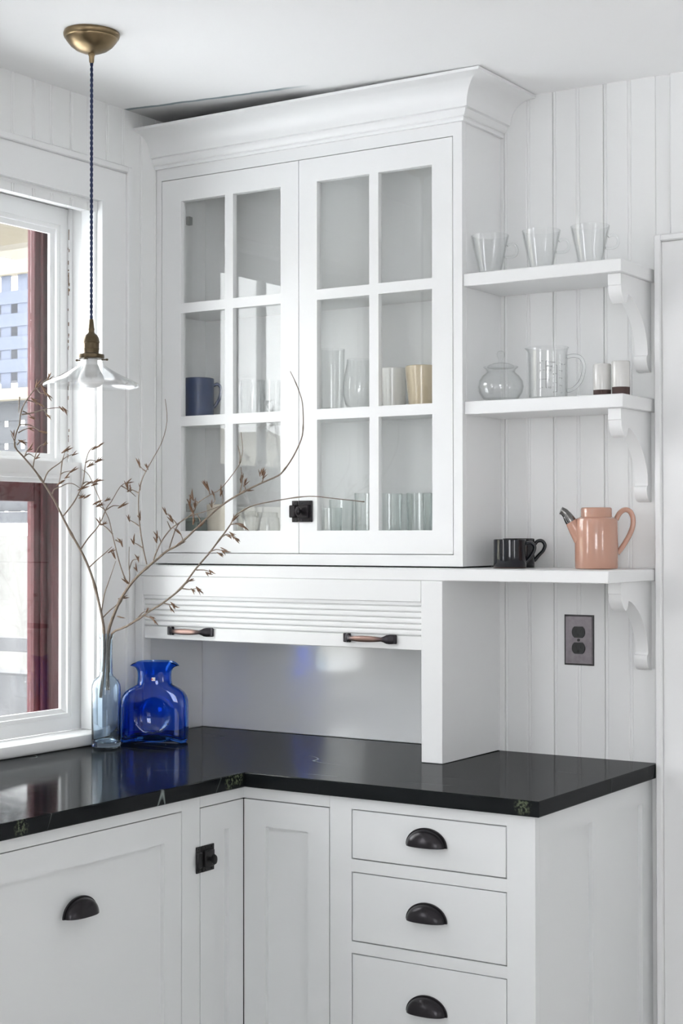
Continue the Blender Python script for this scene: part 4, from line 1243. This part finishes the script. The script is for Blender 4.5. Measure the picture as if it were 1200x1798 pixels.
lattice('lattice_screen', 'pale blue-grey square lattice screen of the porch, seen through upper sash', 1.5, -3.0, -1.55, 2.10, 2.60, -2.9735, 2.1005, .1005, .0575, 'lattice', 'cream')
lattice('lattice_screen', 'darker grey lattice below the cream porch rail', 1.56, -3.0, -1.55, 1.56, 2.04, -2.98, 1.60, .1005, .075, 'latticedark', 'latticedark')
pw = MB().box(-4.2, -1.6, 2.25, 2.35, 2.235, 2.66, .004).build('porch_shade_backing', 'porchshade')  # dark sheet added so the upper lattice holes look shaded
tag(pw, 'dark grey backing sheet standing in for porch shade behind the lattice', 'wall')
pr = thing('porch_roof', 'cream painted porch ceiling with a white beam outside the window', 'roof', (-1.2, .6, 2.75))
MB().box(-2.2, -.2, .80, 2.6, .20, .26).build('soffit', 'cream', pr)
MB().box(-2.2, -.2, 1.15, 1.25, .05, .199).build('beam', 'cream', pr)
gw = MB().box(-6.0, -1.2, 1.62, 1.80, -.72, .835, .01).build('garden_wall', 'stonegrey')
tag(gw, 'low grey stone wall outside the lower sash', 'wall')
ra = MB().box(-3.4, -1.4, 1.50, 1.56, .945, 1.005, .004).build('porch_rail', 'stonegrey')
tag(ra, 'plain grey porch rail outside the lower sash', 'rail')
po = [MB().box(x - .03, x + .03, 1.50, 1.56, .8355, .9445) for x in (-3.3, -1.5)]
for q in po: q.build('post', 'stonegrey', ra)
sh = thing('outbuilding', 'pale weathered outbuilding wall beyond the porch', 'building', (-5.2, 6.0, -.7))
MB().box(-2.6, 2.2, 0, 1.5, 0, 2.15).build('wall', 'weathered', sh)
bank = MB()
random.seed(3)
NX, NY = 24, 14
v = []; f = []
for i in range(NX + 1):
    for j in range(NY + 1):
        x = -16 + 13 * i / NX; y = 8.2 + 7 * j / NY
        v.append((x, y, -.7 + 1.9 * min(1, j / 5) ** .7 + random.uniform(-.08, .08)))
for i in range(NX):
    for j in range(NY):
        p_ = i * (NY + 1) + j; f.append((p_, p_ + 1, p_ + NY + 2, p_ + NY + 1))
sb = bank.add(v, f).build('snow_bank', 'snow'); sb['kind'] = 'structure'
# wooded slope seen only as a reflection in the cabinet glass
hb = MB(); v = []; f = []
for i in range(31):
    for j in range(13):
        y = -45 + 42 * i / 30; x = -13 - 16 * j / 12
        v.append((x, y, -.72 + 5.5 * (j / 12) ** .8 + random.uniform(-.5, .5) * (j > 0)))
for i in range(30):
    for j in range(12):
        p_ = i * 13 + j; f.append((p_, p_ + 1, p_ + 14, p_ + 13))
hs = hb.add(v, f).build('hillside', 'hill'); hs['kind'] = 'structure'
def shrub(x, y, h, r, seed, lab):
    rnd = random.Random(seed); t = thing('shrub', lab, 'shrub', (x, y, -.7), 0, 'winter shrubs outside')
    m = MB()
    for k in range(9):
        a = rnd.uniform(0, 2 * PI); b = rnd.uniform(.2, .9)
        m.tube([(0, 0, 0), (math.cos(a) * r * .3, math.sin(a) * r * .3, h * b * .6), (math.cos(a) * r * .7, math.sin(a) * r * .7, h * b)], [.03, .02, .008], 5)
    m.build('stems', 'twig', t)
    m = MB()
    for k in range(420):
        a = rnd.uniform(0, 2 * PI); q = r * math.sqrt(rnd.random()); zz_ = h * rnd.uniform(.15, 1)
        q *= math.sin(min(1, zz_ / h) * PI) ** .5 + .15
        c_ = Vector((q * math.cos(a), q * math.sin(a), zz_)); s = rnd.uniform(.05, .12)
        d1 = Vector((rnd.uniform(-1, 1), rnd.uniform(-1, 1), rnd.uniform(-1, 1))).normalized() * s
        d2 = d1.orthogonal().normalized() * s * .5
        m.add([c_ - d1, c_ + d2, c_ + d1, c_ - d2], [(0, 1, 2, 3)])
    o = m.build('foliage', 'foliage', t, smooth=False); o['kind'] = 'stuff'
shrub(-6.5, -6.6, 4.2, 1.2, 1, 'olive green bush outside, mirrored in the cabinet glass')
shrub(-9.6, -9.5, 5.0, 1.6, 2, 'larger olive tree-like bush outside, mirrored in the glass')
